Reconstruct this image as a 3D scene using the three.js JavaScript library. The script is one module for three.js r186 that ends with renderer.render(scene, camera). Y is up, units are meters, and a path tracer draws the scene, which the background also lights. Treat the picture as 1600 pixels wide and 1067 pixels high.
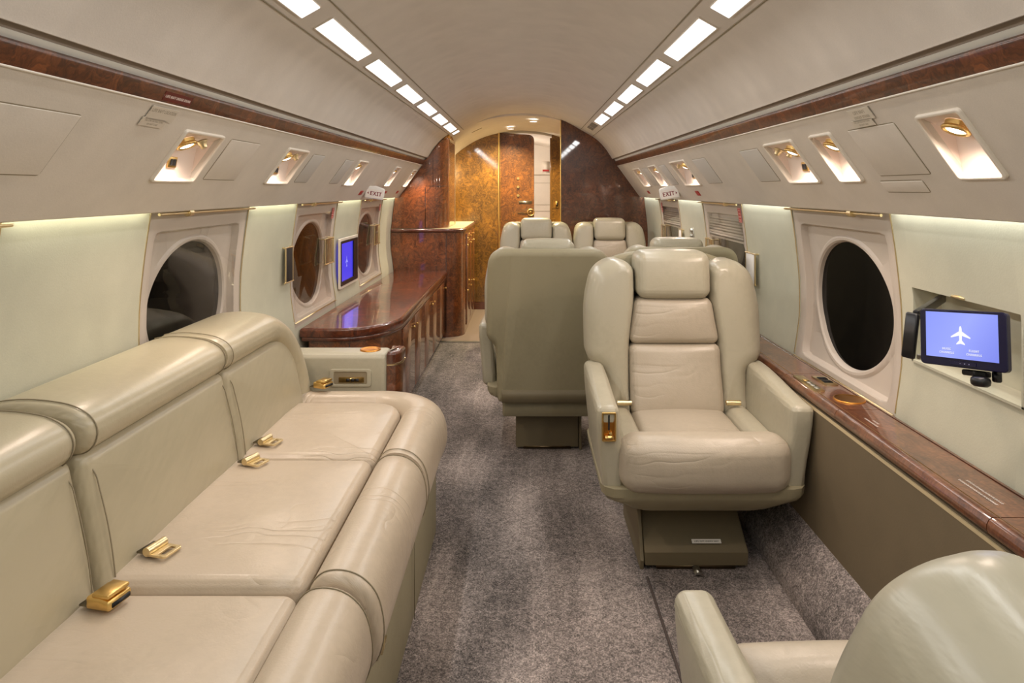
import * as THREE from 'three';
import { RectAreaLightUniformsLib } from 'three/addons/lights/RectAreaLightUniformsLib.js';
import { toCreasedNormals, mergeGeometries as mergeRaw } from 'three/addons/utils/BufferGeometryUtils.js';

// ------------------------------------------------------------------ camera, sky, exposure
const F = 1080, EYE = 1.19, CAMX = 0.025;
const scene = new THREE.Scene();
scene.background = new THREE.Color(0x000000);
const camera = new THREE.PerspectiveCamera(2 * Math.atan(533.5 / F) * 180 / Math.PI, 1600 / 1067, 0.05, 60);
camera.position.set(CAMX, EYE, 0);
camera.lookAt(CAMX, EYE, -1);
camera.setViewOffset(1600, 1067, -20, 237.5, 1600, 1067);
const renderer = new THREE.WebGLRenderer();
renderer.toneMapping = THREE.LinearToneMapping;
renderer.toneMappingExposure = 1.17;
renderer.shadowMap.enabled = true;
RectAreaLightUniformsLib.init();
const L = { strip: 22, stripGlow: 1.6, cove: 26, read: 0.6, readGlow: 5, galley: 5.5 };

// ------------------------------------------------------------------ helpers
const PI = Math.PI, V3 = (x, y, z) => new THREE.Vector3(x, y, z);
let seed = 12345;
const rnd = () => { seed |= 0; seed = seed + 0x6D2B79F5 | 0; let t = Math.imul(seed ^ seed >>> 15, 1 | seed); t = t + Math.imul(t ^ t >>> 7, 61 | t) ^ t; return ((t ^ t >>> 14) >>> 0) / 4294967296; };
const taken = new Map();
function numbered(n) { const k = taken.get(n) ?? -1; taken.set(n, k + 1); return k < 0 ? n : n + '_' + String(k + 1).padStart(3, '0'); }
function shade(o) { o.castShadow = true; o.receiveShadow = true; return o; }
function mesh(name, geo, mat, parent) {
  const m = shade(new THREE.Mesh(geo, mat)); m.name = numbered(name); (parent || scene).add(m); return m;
}
function tag(o, label, category, group) { o.userData.label = label; o.userData.category = category; if (group) o.userData.group = group; return o; }
function thing(name, label, category, pos = [0, 0, 0], turn = 0, group) {
  const g = new THREE.Group(); g.name = numbered(name); g.position.set(...pos); g.rotation.y = turn; scene.add(g); return tag(g, label, category, group);
}
function struct(name, geo, mat) { const o = geo ? mesh(name, geo, mat) : (() => { const g = new THREE.Group(); g.name = numbered(name); scene.add(g); return g; })(); o.userData.kind = 'structure'; return o; }
function copyOf(src, name, label, pos, turn, group) {
  const c = src.clone(); c.name = numbered(name); c.traverse((k) => { if (k !== c && k.name) k.name = numbered(k.name.replace(/_\d{3}$/, '')); });
  c.position.set(...pos); c.rotation.set(0, turn, 0); c.userData = { ...src.userData, label }; if (group) c.userData.group = group; scene.add(c); return c;
}
const mergeGeometries = (gs) => mergeRaw(gs.map((g) => (g.index ? g.toNonIndexed() : g)));
const lerp = THREE.MathUtils.lerp, clamp = THREE.MathUtils.clamp, sstep = THREE.MathUtils.smoothstep;
// piecewise smooth interpolation of a table [[k, v], ...]
function table(tab) {
  return (k) => {
    const n = tab.length, up = tab[n - 1][0] > tab[0][0];
    let i = 0; while (i < n - 2 && (up ? k > tab[i + 1][0] : k < tab[i + 1][0])) i++;
    const t = clamp((k - tab[i][0]) / (tab[i + 1][0] - tab[i][0]), 0, 1);
    const p0 = tab[Math.max(i - 1, 0)][1], p1 = tab[i][1], p2 = tab[i + 1][1], p3 = tab[Math.min(i + 2, n - 1)][1];
    return 0.5 * (2 * p1 + (p2 - p0) * t + (2 * p0 - 5 * p1 + 4 * p2 - p3) * t * t + (3 * p1 - p0 - 3 * p2 + p3) * t * t * t);
  };
}
function spline2(pts, n) { const c = new THREE.CatmullRomCurve3(pts.map((p) => V3(p[0], p[1], 0)), false, 'centripetal'); return c.getPoints(n).map((p) => [p.x, p.y]); }
function fixWinding(g) {
  const p = g.attributes.position, ix = g.index.array; let v = 0; const a = V3(), b = V3(), c = V3();
  for (let i = 0; i < ix.length; i += 3) { a.fromBufferAttribute(p, ix[i]); b.fromBufferAttribute(p, ix[i + 1]); c.fromBufferAttribute(p, ix[i + 2]); v += a.dot(b.cross(c)); }
  if (v < 0) for (let i = 0; i < ix.length; i += 3) { const t = ix[i]; ix[i] = ix[i + 1]; ix[i + 1] = t; }
  return g;
}
// surface through loops of equal point counts; closed loops by default, fan caps
function loft(loops, { closed = true, cap = true, crease = 0.7, uvs = 1 } = {}) {
  const n = loops[0].length, m = closed ? n + 1 : n, pos = [], uv = [], ix = []; let path = 0;
  loops.forEach((lp, j) => {
    if (j) { let s = 0; for (let i = 0; i < n; i += 3) s += Math.hypot(lp[i][0] - loops[j - 1][i][0], lp[i][1] - loops[j - 1][i][1], lp[i][2] - loops[j - 1][i][2]); path += s / Math.ceil(n / 3); }
    let u = 0;
    for (let i = 0; i < m; i++) {
      const p = lp[i % n];
      if (i) { const q = lp[(i - 1) % n]; u += Math.hypot(p[0] - q[0], p[1] - q[1], p[2] - q[2]); }
      pos.push(...p); uv.push(u * uvs, path * uvs);
    }
  });
  for (let j = 0; j + 1 < loops.length; j++) for (let i = 0; i + 1 < m; i++) { const a = j * m + i, b = a + 1, c = a + m, d = c + 1; ix.push(a, c, b, b, c, d); }
  if (cap && closed) for (const [j, s] of [[0, 1], [loops.length - 1, -1]]) {
    const lp = loops[j], c = [0, 1, 2].map((k) => lp.reduce((t, p) => t + p[k], 0) / n), base = pos.length / 3;
    const ext = [0, 1, 2].map((k) => Math.max(...lp.map((p) => p[k])) - Math.min(...lp.map((p) => p[k]))), drop = ext.indexOf(Math.min(...ext)), [ka, kb] = [0, 1, 2].filter((k) => k !== drop);
    const fl = lp.map((p) => new THREE.Vector2(p[ka], p[kb]));
    for (const p of lp) { pos.push(...p); uv.push(p[ka], p[kb]); }
    let tris = null; try { tris = THREE.ShapeUtils.triangulateShape(fl, []); } catch (e) { tris = null; }
    // orientation follows the side surface
    const area = THREE.ShapeUtils.area(fl);
    if (tris) for (const t of tris) { const q = [base + t[0], base + t[1], base + t[2]]; ix.push(...q); }
    // make the cap agree with its neighbour: checked below by volume of the cap alone
    const start = ix.length - (tris ? tris.length * 3 : 0);
    if (tris && tris.length) {
      // direction of the loop i->i+1 must run opposite on the cap and on the side
      const side = s > 0 ? 1 : -1; // side tri (a,c,b): edge b->a on loop 0, c->d on last
      let run = 0; for (const t of tris) for (let k = 0; k < 3; k++) { const d = t[(k + 1) % 3] - t[k]; if (d === 1 || d === 1 - n) run++; else if (d === -1 || d === n - 1) run--; }
      const want = side; if (run * want < 0) for (let i = start; i < ix.length; i += 3) { const t = ix[i]; ix[i] = ix[i + 1]; ix[i + 1] = t; }
    }
  }
  const g = new THREE.BufferGeometry();
  g.setAttribute('position', new THREE.Float32BufferAttribute(pos, 3)); g.setAttribute('uv', new THREE.Float32BufferAttribute(uv, 2)); g.setIndex(ix);
  if (cap && closed) fixWinding(g);
  return crease ? toCreasedNormals(g, crease) : g;
}
// a profile [[x, y], ...] (open) given thickness to its left and drawn along depth d0..d1
function offsetLine(p, t) {
  return p.map((q, i) => { const a = p[Math.max(i - 1, 0)], b = p[Math.min(i + 1, p.length - 1)], l = Math.hypot(b[0] - a[0], b[1] - a[1]) || 1; return [q[0] - (b[1] - a[1]) / l * t, q[1] + (b[0] - a[0]) / l * t]; });
}
function slab(profile, t, d0, d1, { crease = 0.6, steps = 1 } = {}) {
  const back = offsetLine(profile, t).reverse(), ring = [...profile, ...back], loops = [];
  for (let k = 0; k <= steps; k++) { const d = lerp(d0, d1, k / steps); loops.push(ring.map((p) => [p[0], p[1], -d])); }
  return loft(loops, { crease });
}
function prism(ring, d0, d1, { r = 0, crease = 0.6, n = 4 } = {}) { // closed ring [[x,y]] along depth, ends rounded by shrinking about the centroid
  const cx = ring.reduce((t, p) => t + p[0], 0) / ring.length, cy = ring.reduce((t, p) => t + p[1], 0) / ring.length;
  const at = (d, inset) => ring.map((p) => { const l = Math.hypot(p[0] - cx, p[1] - cy) || 1, k = Math.max(0, 1 - inset / l); return [cx + (p[0] - cx) * k, cy + (p[1] - cy) * k, -d]; });
  if (!r) return loft([at(d0, 0), at(d1, 0)], { crease });
  const loops = [];
  for (let i = 0; i <= n; i++) { const a = i / n * PI / 2; loops.push(at(d0 + r * (1 - Math.sin(a)), r * (1 - Math.cos(a)))); }
  loops.reverse(); // from the flat end outwards: rebuild in order
  const ls = [];
  for (let i = 0; i <= n; i++) { const a = i / n * PI / 2; ls.push(at(d0 + r * (1 - Math.cos(a)), r * (1 - Math.sin(a)))); }
  const mid = 10; for (let i = 1; i < mid; i++) ls.push(at(lerp(d0 + r, d1 - r, i / mid), 0));
  for (let i = n; i >= 0; i--) { const a = i / n * PI / 2; ls.push(at(d1 - r * (1 - Math.cos(a)), r * (1 - Math.sin(a)))); }
  return loft(ls, { crease });
}
// upholstered box: rounded edges, puffed faces, optional warp(p)
function softBox(w, h, d, r, { m = [6, 6, 6], k = 3, puff = [0, 0, 0], warp, at, crease = PI } = {}) {
  r = Math.min(r, w / 2 - 1e-4, h / 2 - 1e-4, d / 2 - 1e-4);
  const seg = m.map((q) => q + 2 * k), g = new THREE.BoxGeometry(1, 1, 1, ...seg), half = [w / 2, h / 2, d / 2];
  const p = g.attributes.position, nn = g.attributes.normal, uv = g.attributes.uv, v = [0, 0, 0];
  const co = (c, ax) => {
    const n = seg[ax], i = Math.round((c + 0.5) * n), hf = half[ax], inn = hf - r;
    if (i < k) return -inn - r * Math.tan((1 - i / k) * PI / 4);
    if (i > n - k) return inn + r * Math.tan((1 - (n - i) / k) * PI / 4);
    return lerp(-inn, inn, (i - k) / m[ax]);
  };
  const P = V3();
  for (let i = 0; i < p.count; i++) {
    v[0] = co(p.getX(i), 0); v[1] = co(p.getY(i), 1); v[2] = co(p.getZ(i), 2);
    const ax = Math.abs(nn.getX(i)) > 0.5 ? 0 : Math.abs(nn.getY(i)) > 0.5 ? 1 : 2;
    uv.setXY(i, ax === 0 ? v[2] + 0.37 : v[0] + 0.11, ax === 1 ? v[2] + 0.23 : v[1] + 0.07);
    const q = v.map((c, a) => clamp(c, -(half[a] - r), half[a] - r)), dv = v.map((c, a) => c - q[a]), l = Math.hypot(...dv) || 1;
    P.set(q[0] + dv[0] / l * r, q[1] + dv[1] / l * r, q[2] + dv[2] / l * r);
    const f = [P.x / half[0], P.y / half[1], P.z / half[2]], g2 = f.map((c) => Math.max(0, 1 - c * c));
    P.x += puff[0] * f[0] * g2[1] * g2[2]; P.y += puff[1] * f[1] * g2[0] * g2[2]; P.z += puff[2] * f[2] * g2[0] * g2[1];
    if (at) P.add(V3(...at));
    if (warp) warp(P);
    p.setXYZ(i, P.x, P.y, P.z);
  }
  return toCreasedNormals(g, crease);
}
function transformed(g, { pos = [0, 0, 0], rot = [0, 0, 0], scale } = {}) {
  const o = new THREE.Object3D(); o.position.set(...pos); o.rotation.set(...rot); if (scale) o.scale.set(...scale); o.updateMatrix(); g.applyMatrix4(o.matrix); return g;
}
function basisGeo(g, origin, ex, ey, ez) { const M = new THREE.Matrix4().makeBasis(ex, ey, ez); M.setPosition(origin); g.applyMatrix4(M); if (M.determinant() < 0) { const nonIx = g.index ? g : g; flip(nonIx); } return g; }
function flip(g) {
  if (g.index) { const a = g.index.array; for (let i = 0; i < a.length; i += 3) { const t = a[i]; a[i] = a[i + 1]; a[i + 1] = t; } }
  else for (const k of ['position', 'normal', 'uv']) { const A = g.attributes[k]; if (!A) continue; const s = A.itemSize, a = A.array; for (let i = 0; i < A.count; i += 3) for (let c = 0; c < s; c++) { const t = a[i * s + c]; a[i * s + c] = a[(i + 1) * s + c]; a[(i + 1) * s + c] = t; } }
}
function tube(pts, r, seg = 24, rs = 8, closed = false) { return new THREE.TubeGeometry(new THREE.CatmullRomCurve3(pts.map((p) => V3(...p)), closed, 'centripetal'), seg, r, rs, closed); }
function rodGeo(a, b, r, rs = 14) { const A = V3(...a), B = V3(...b), g = new THREE.CylinderGeometry(r, r, A.distanceTo(B), rs); g.applyQuaternion(new THREE.Quaternion().setFromUnitVectors(V3(0, 1, 0), B.clone().sub(A).normalize())); g.translate(...A.add(B).multiplyScalar(0.5).toArray()); return g; }
function roundShape(x0, y0, x1, y1, r) {
  const s = new THREE.Shape(); s.moveTo(x0 + r, y0); s.lineTo(x1 - r, y0); s.absarc(x1 - r, y0 + r, r, -PI / 2, 0); s.lineTo(x1, y1 - r); s.absarc(x1 - r, y1 - r, r, 0, PI / 2); s.lineTo(x0 + r, y1); s.absarc(x0 + r, y1 - r, r, PI / 2, PI); s.lineTo(x0, y0 + r); s.absarc(x0 + r, y0 + r, r, PI, 1.5 * PI); return s;
}
function roundHole(x0, y0, x1, y1, r) { const h = new THREE.Path(); h.setFromPoints(roundShape(x0, y0, x1, y1, r).getPoints(5).reverse()); return h; }
const extr = (shape, depth, o = {}) => new THREE.ExtrudeGeometry(shape, { depth, bevelEnabled: !!o.bevel, bevelSize: o.bevel || 0, bevelThickness: o.bevelT ?? o.bevel ?? 0, bevelOffset: -(o.bevel || 0), bevelSegments: o.seg || 3, curveSegments: o.curve || 10, steps: o.steps || 1 });

// ------------------------------------------------------------------ textures
function hash(x, y, s) { let h = Math.imul(x, 374761393) + Math.imul(y, 668265263) + Math.imul(s, 1442695041) | 0; h = Math.imul(h ^ h >>> 13, 1274126177); return ((h ^ h >>> 16) >>> 0) / 4294967296; }
function vnoise(x, y, per, s, perY = per) { // value noise that repeats
  const xi = Math.floor(x), yi = Math.floor(y), fx = x - xi, fy = y - yi, u = fx * fx * (3 - 2 * fx), v = fy * fy * (3 - 2 * fy), w = (k) => ((k % per) + per) % per, z = (k) => ((k % perY) + perY) % perY;
  const a = hash(w(xi), z(yi), s), b = hash(w(xi + 1), z(yi), s), c = hash(w(xi), z(yi + 1), s), d = hash(w(xi + 1), z(yi + 1), s);
  return lerp(lerp(a, b, u), lerp(c, d, u), v);
}
function fbm(x, y, per, oct, s, perY = per) { let t = 0, a = 0.5, n = 0; for (let o = 0; o < oct; o++) { t += a * vnoise(x, y, per, s + o * 17, perY); n += a; x *= 2; y *= 2; per *= 2; perY *= 2; a *= 0.5; } return t / n; }
function dataTex(w, h, fn, size, srgb = true) {
  const d = new Uint8Array(w * h * 4);
  for (let y = 0; y < h; y++) for (let x = 0; x < w; x++) { const c = fn(x / w, y / h, x, y), o = (y * w + x) * 4; d[o] = clamp(c[0], 0, 255); d[o + 1] = clamp(c[1], 0, 255); d[o + 2] = clamp(c[2], 0, 255); d[o + 3] = 255; }
  const t = new THREE.DataTexture(d, w, h); t.wrapS = t.wrapT = THREE.RepeatWrapping; t.magFilter = THREE.LinearFilter; t.minFilter = THREE.LinearMipmapLinearFilter; t.generateMipmaps = true; if (srgb) t.colorSpace = THREE.SRGBColorSpace; t.repeat.set(1 / size, 1 / size); t.needsUpdate = true; return t;
}
const grey = (f) => (x, y, px, py) => { const g = f(x, y, px, py) * 255; return [g, g, g]; };
const resized = (t, s) => { const c = t.clone(); c.repeat.set(1 / s, 1 / s); c.needsUpdate = true; return c; };
// burl veneer: swirled figure with dark eyes
const burlTex = dataTex(1024, 1024, (x, y, px, py) => {
  const wx = fbm(x * 8, y * 8, 8, 4, 3) - 0.5, wy = fbm(x * 8, y * 8, 8, 4, 9) - 0.5;
  const a = fbm(x * 18 + wx * 5, y * 18 + wy * 5, 18, 4, 21), b = fbm(x * 64 + wx * 16, y * 64 + wy * 16, 64, 3, 33), fl = fbm(x * 3, y * 3, 3, 3, 51), sp = hash(px >> 1, py >> 1, 5);
  const v = clamp(0.5 + (a - 0.5) * 0.75 + (b - 0.5) * 0.75 + (sp - 0.5) * 0.16, 0, 1), k = 0.85 + 0.3 * fl;
  return [lerp(50, 134, v) * k, lerp(23, 75, v) * k, lerp(10, 40, v) * k];
}, 0.44);
// straight-ish figured veneer for edges and the side ledge
const veneerTex = dataTex(1024, 512, (x, y, px, py) => {
  const w = fbm(x * 6, y * 6, 6, 3, 71) - 0.5, g = fbm(x * 120 + w * 12, y * 6 + w * 5, 120, 2, 81, 6), f = fbm(x * 10, y * 10 + w * 3, 10, 4, 91), sp = fbm(x * 64, y * 200, 64, 2, 101, 200);
  const v = clamp(0.5 + (f - 0.5) * 0.7 + (sp - 0.5) * 0.6 + (g - 0.5) * 0.5, 0, 1);
  return [lerp(72, 158, v), lerp(34, 96, v), lerp(18, 62, v)];
}, 0.5);
const leatherBump = dataTex(1024, 1024, grey((x, y) => {
  const w = fbm(x * 4, y * 4, 4, 3, 201) - 0.5, grain = fbm(x * 190, y * 190, 190, 2, 211), c = Math.abs(fbm(x * 3 + w, y * 7 + w * 1.5, 3, 2, 231, 7) - 0.5);
  return clamp(0.5 + (grain - 0.5) * 0.06 - 0.16 * Math.exp(-c * 26) * sstep(fbm(x * 3, y * 3, 3, 2, 241), 0.5, 0.7) + (fbm(x * 5, y * 5, 5, 2, 251) - 0.5) * 0.3, 0, 1);
}), 0.6, false);
const softBump = dataTex(512, 512, grey((x, y) => { const g = fbm(x * 110, y * 110, 110, 2, 301), f = fbm(x * 6, y * 6, 6, 3, 311); return clamp(0.5 + (g - 0.5) * 0.25 + (f - 0.5) * 0.15, 0, 1); }), 0.3, false);
// soft parallel creases running across, as on sat-on leather
const wrinkleBump = dataTex(1024, 1024, grey((x, y) => {
  const w = fbm(x * 3, y * 3, 3, 3, 401) - 0.5, c1 = Math.abs(fbm(x * 2 + w * 0.6, y * 15 + w * 3.2, 2, 2, 411, 15) - 0.5), c2 = Math.abs(fbm(x * 3 + y * 3 + w * 1.0, y * 6 - x * 3 + w, 3, 2, 421, 3) - 0.5), grain = fbm(x * 190, y * 190, 190, 2, 431);
  return clamp(0.5 + (grain - 0.5) * 0.04 - 0.24 * Math.exp(-c1 * 16) * sstep(fbm(x * 3, y * 3, 3, 2, 441), 0.42, 0.66) - 0.16 * Math.exp(-c2 * 26) * sstep(fbm(x * 4, y * 4, 4, 2, 461), 0.5, 0.7) + (fbm(x * 5, y * 5, 5, 2, 451) - 0.5) * 0.7, 0, 1);
}), 0.6, false);
const leatherTex = dataTex(512, 512, (x, y) => { const f = fbm(x * 5, y * 5, 5, 4, 501), g = fbm(x * 60, y * 60, 60, 2, 511), k = 0.94 + 0.08 * f + 0.04 * g; return [255 * k, 255 * k, 254 * k]; }, 0.7);
const carpetTex = dataTex(1024, 1024, (x, y, px, py) => {
  const sp = hash(px >> 1, py >> 1, 601) * 0.5 + hash(px >> 2, py >> 2, 602) * 0.5, mid = fbm(x * 90, y * 90, 90, 2, 611), big = fbm(x * 4, y * 3, 4, 3, 621, 3), nap = fbm(x * 9, y * 2, 9, 3, 641, 2);
  const ln = (t) => { const f = Math.abs(((t * 10) % 1) - 0.5); return Math.max(0, 1 - f * 14); };
  const grid = Math.max(ln(x + 0.006 * big), ln(y)) * sstep(fbm(x * 5, y * 5, 5, 2, 631), 0.45, 0.62);
  const v = 0.86 + (sp - 0.5) * 0.72 + (mid - 0.5) * 0.30 + (big - 0.5) * 0.35 + (nap - 0.5) * 0.55 + grid * 0.07;
  return [162 * v, 150 * v, 144 * v];
}, 1.0);
const carpetBump = dataTex(512, 512, grey((x, y, px, py) => hash(px, py, 701) * 0.6 + fbm(x * 80, y * 80, 80, 2, 711) * 0.4), 0.35, false);
const fabricTex = dataTex(512, 512, (x, y, px, py) => { const k = 0.95 + 0.05 * fbm(x * 8, y * 8, 8, 3, 901) + (hash(px, py, 902) - 0.5) * 0.03; return [255 * k, 255 * k, 255 * k]; }, 0.5);

// ------------------------------------------------------------------ materials
const DS = THREE.DoubleSide;
const std = (o) => new THREE.MeshStandardMaterial({ side: DS, ...o });
const phy = (o) => new THREE.MeshPhysicalMaterial({ side: DS, ...o });
const col = (r, g, b) => new THREE.Color().setRGB(r / 255, g / 255, b / 255, THREE.SRGBColorSpace);
const M = {
  leather: phy({ color: col(175, 168, 148), map: leatherTex, roughness: 0.31, bumpMap: leatherBump, bumpScale: 0.0022 }),
  leatherWorn: phy({ color: col(181, 169, 151), map: leatherTex, roughness: 0.35, bumpMap: wrinkleBump, bumpScale: 0.006 }),
  leatherPlain: phy({ color: col(148, 139, 112), map: leatherTex, roughness: 0.55, bumpMap: softBump, bumpScale: 0.0006 }),
  leatherDark: phy({ color: col(110, 99, 75), roughness: 0.6, bumpMap: softBump, bumpScale: 0.0005 }),
  sofa: phy({ color: col(178, 167, 141), map: leatherTex, roughness: 0.31, bumpMap: leatherBump, bumpScale: 0.0022 }),
  sofaWorn: phy({ color: col(190, 174, 153), map: leatherTex, roughness: 0.33, bumpMap: wrinkleBump, bumpScale: 0.006 }),
  seam: std({ color: col(140, 128, 104), roughness: 0.7 }),
  ceiling: std({ color: col(217, 207, 196), roughness: 0.75, bumpMap: softBump, bumpScale: 0.0006, map: fabricTex }),
  service: std({ color: col(219, 209, 196), roughness: 0.7, bumpMap: softBump, bumpScale: 0.0005, map: fabricTex }),
  wall: std({ color: col(196, 193, 172), roughness: 0.7, bumpMap: softBump, bumpScale: 0.0005, map: fabricTex }),
  windowTrim: phy({ color: col(192, 181, 169), roughness: 0.4 }),
  recess: std({ color: col(244, 226, 214), roughness: 0.5 }),
  lip: std({ color: col(226, 216, 202), roughness: 0.35 }),
  channel: std({ color: col(150, 136, 122), roughness: 0.8 }),
  channelStrip: std({ color: col(236, 236, 230), roughness: 0.5 }),
  dado: std({ color: col(120, 105, 81), roughness: 0.65, bumpMap: softBump, bumpScale: 0.0004, map: fabricTex }),
  carpet: std({ color: 0xffffff, map: carpetTex, roughness: 1, bumpMap: carpetBump, bumpScale: 0.004 }),
  stone: phy({ color: col(150, 133, 121), roughness: 0.3 }),
  burl: phy({ map: burlTex, color: 0xffffff, roughness: 0.35, clearcoat: 1, clearcoatRoughness: 0.04 }),
  burlRail: phy({ map: burlTex, color: new THREE.Color(1.12, 1.14, 1.08), roughness: 0.4, clearcoat: 0.35, clearcoatRoughness: 0.08 }),
  burlWarm: phy({ map: burlTex, color: new THREE.Color(1.5, 1.45, 1.05), roughness: 0.35, clearcoat: 1, clearcoatRoughness: 0.04 }),
  burlGold: phy({ map: resized(burlTex, 0.5), color: new THREE.Color(1.5, 2.3, 0.9), roughness: 0.35, clearcoat: 1, clearcoatRoughness: 0.06 }),
  burlRed: phy({ map: resized(burlTex, 0.8), color: new THREE.Color(1.35, 1.0, 0.95), roughness: 0.3, clearcoat: 1, clearcoatRoughness: 0.03 }),
  veneer: phy({ map: veneerTex, color: new THREE.Color(0.78, 0.84, 0.84), roughness: 0.35, clearcoat: 1, clearcoatRoughness: 0.05 }),
  veneerDark: phy({ map: resized(veneerTex, 0.3), color: new THREE.Color(0.55, 0.42, 0.36), roughness: 0.3, clearcoat: 1, clearcoatRoughness: 0.05 }),
  inlay: std({ color: col(188, 150, 100), roughness: 0.4 }),
  brass: std({ color: col(232, 196, 124), metalness: 1, roughness: 0.3 }),
  brassPale: std({ color: col(232, 212, 168), metalness: 1, roughness: 0.3 }),
  copper: std({ color: col(214, 148, 70), metalness: 1, roughness: 0.3 }),
  black: phy({ color: col(18, 18, 22), roughness: 0.3 }),
  blackSoft: std({ color: col(26, 25, 28), roughness: 0.55 }),
  navy: phy({ color: col(12, 10, 46), roughness: 0.15 }),
  pane: phy({ color: 0xffffff, roughness: 0, transmission: 1, thickness: 0, ior: 1.5 }),
  acrylic: phy({ color: col(236, 230, 214), roughness: 0.02, transmission: 1, thickness: 0, ior: 1.45 }),
  blackout: phy({ color: col(6, 6, 7), roughness: 0.1, specularIntensity: 0.25 }),
  shadeCloth: std({ color: col(158, 147, 132), roughness: 0.9 }),
  metal: std({ color: col(190, 188, 180), metalness: 1, roughness: 0.35 }),
  white: std({ color: col(236, 232, 226), roughness: 0.5 }),
  red: std({ color: col(170, 40, 36), roughness: 0.5 }),
  diffuser: std({ color: 0x222222, roughness: 0.4, emissive: new THREE.Color(1, 0.985, 0.96), emissiveIntensity: L.stripGlow }),
  cove: std({ color: 0x222222, emissive: new THREE.Color(1, 1, 0.9), emissiveIntensity: 1.5 }),
  bulb: std({ color: 0x222222, emissive: new THREE.Color(1, 0.9, 0.78), emissiveIntensity: L.readGlow }),
};

// flat print
function printed(w, h, draw, o = {}) {
  const c = document.createElement('canvas'); c.width = w; c.height = h; const g = c.getContext('2d'); draw(g, w, h);
  const t = new THREE.CanvasTexture(c); t.colorSpace = THREE.SRGBColorSpace; t.magFilter = THREE.LinearFilter; t.anisotropy = 4;
  return o.emit ? std({ color: 0x000000, emissive: 0xffffff, emissiveMap: t, emissiveIntensity: o.emit, roughness: 0.15 }) : std({ map: t, roughness: o.rough ?? 0.5 });
}
function plate(w, h, t = 0.001) { const g = new THREE.BoxGeometry(w, h, t); return g; }

// ------------------------------------------------------------------ cabin cross-section (right half; X from the centre line, Y above the floor)
const wallX = table([[0.0, 0.995], [0.45, 1.027], [0.575, 1.035], [0.70, 1.052], [0.76, 1.055], [0.867, 1.053], [0.96, 1.044], [1.04, 1.034], [1.13, 1.021], [1.18, 1.012]]);
const D0 = -1.3, DB = 5.79, DG = 6.85, DF = 9.2; // back wall, partition, galley wall, far end
const CEIL = [[0, 1.832], [0.16, 1.822], [0.30, 1.787], [0.42, 1.733], [0.49, 1.692]];
const SIDE = [[0.59, 1.634], [0.64, 1.597], [0.70, 1.532], [0.755, 1.45]];
const RAILTOP = [0.785, 1.428], RAIL = [0.80, 1.387], LIP = [0.988, 1.128];
const tdir = V3(LIP[0] - RAIL[0], LIP[1] - RAIL[1], 0), TLEN = tdir.length(); tdir.normalize();
const mirror = (pts, s) => pts.map((p) => [p[0] * s, p[1]]);
const profile = (y) => { // inner half width at height y
  if (y <= 1.128) return wallX(y);
  const all = [LIP, RAIL, RAILTOP, [0.755, 1.45], [0.70, 1.532], [0.64, 1.597], [0.59, 1.634], [0.49, 1.692], [0.42, 1.733], [0.30, 1.787], [0.16, 1.822], [0, 1.832]];
  for (let i = 0; i + 1 < all.length; i++) if (y <= all[i + 1][1]) { const t = (y - all[i][1]) / (all[i + 1][1] - all[i][1]); return lerp(all[i][0], all[i + 1][0], t); }
  return 0;
};

// ------------------------------------------------------------------ floor
{
  const g = new THREE.BoxGeometry(2.2, 0.04, 5.38 - D0); g.translate(0, -0.02, -(5.38 + D0) / 2);
  const p = g.attributes.position, uv = g.attributes.uv; for (let i = 0; i < p.count; i++) uv.setXY(i, p.getX(i), p.getZ(i));
  const f = struct('floor', g, M.carpet);
  const s = mesh('floor_seam', tube([[0.40, 0.001, -2.12], [0.405, 0.001, -1.6], [0.40, 0.001, -1.2], [0.405, 0.001, -0.4]], 0.004, 40, 6), std({ color: col(70, 60, 56), roughness: 1 }), f);
  const gf = new THREE.BoxGeometry(2.2, 0.04, DF - 5.38); gf.translate(0, -0.016, -(DF + 5.38) / 2); struct('floor_galley', gf, M.stone);
  const th = struct('trim_4', new THREE.BoxGeometry(2.1, 0.008, 0.03), M.metal); th.position.set(0, 0.004, -5.385);
}
// carpeted riser along the right wall
{
  const ring = [[0.795, 0], [0.797, 0.045], [0.808, 0.075], [0.835, 0.115], [0.865, 0.155], [0.885, 0.17], [0.93, 0.17], [0.93, 0]];
  const g = prism(ring, D0, 3.05, { crease: 0.5 });
  struct('baseboard_right', g, M.carpet);
}
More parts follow.
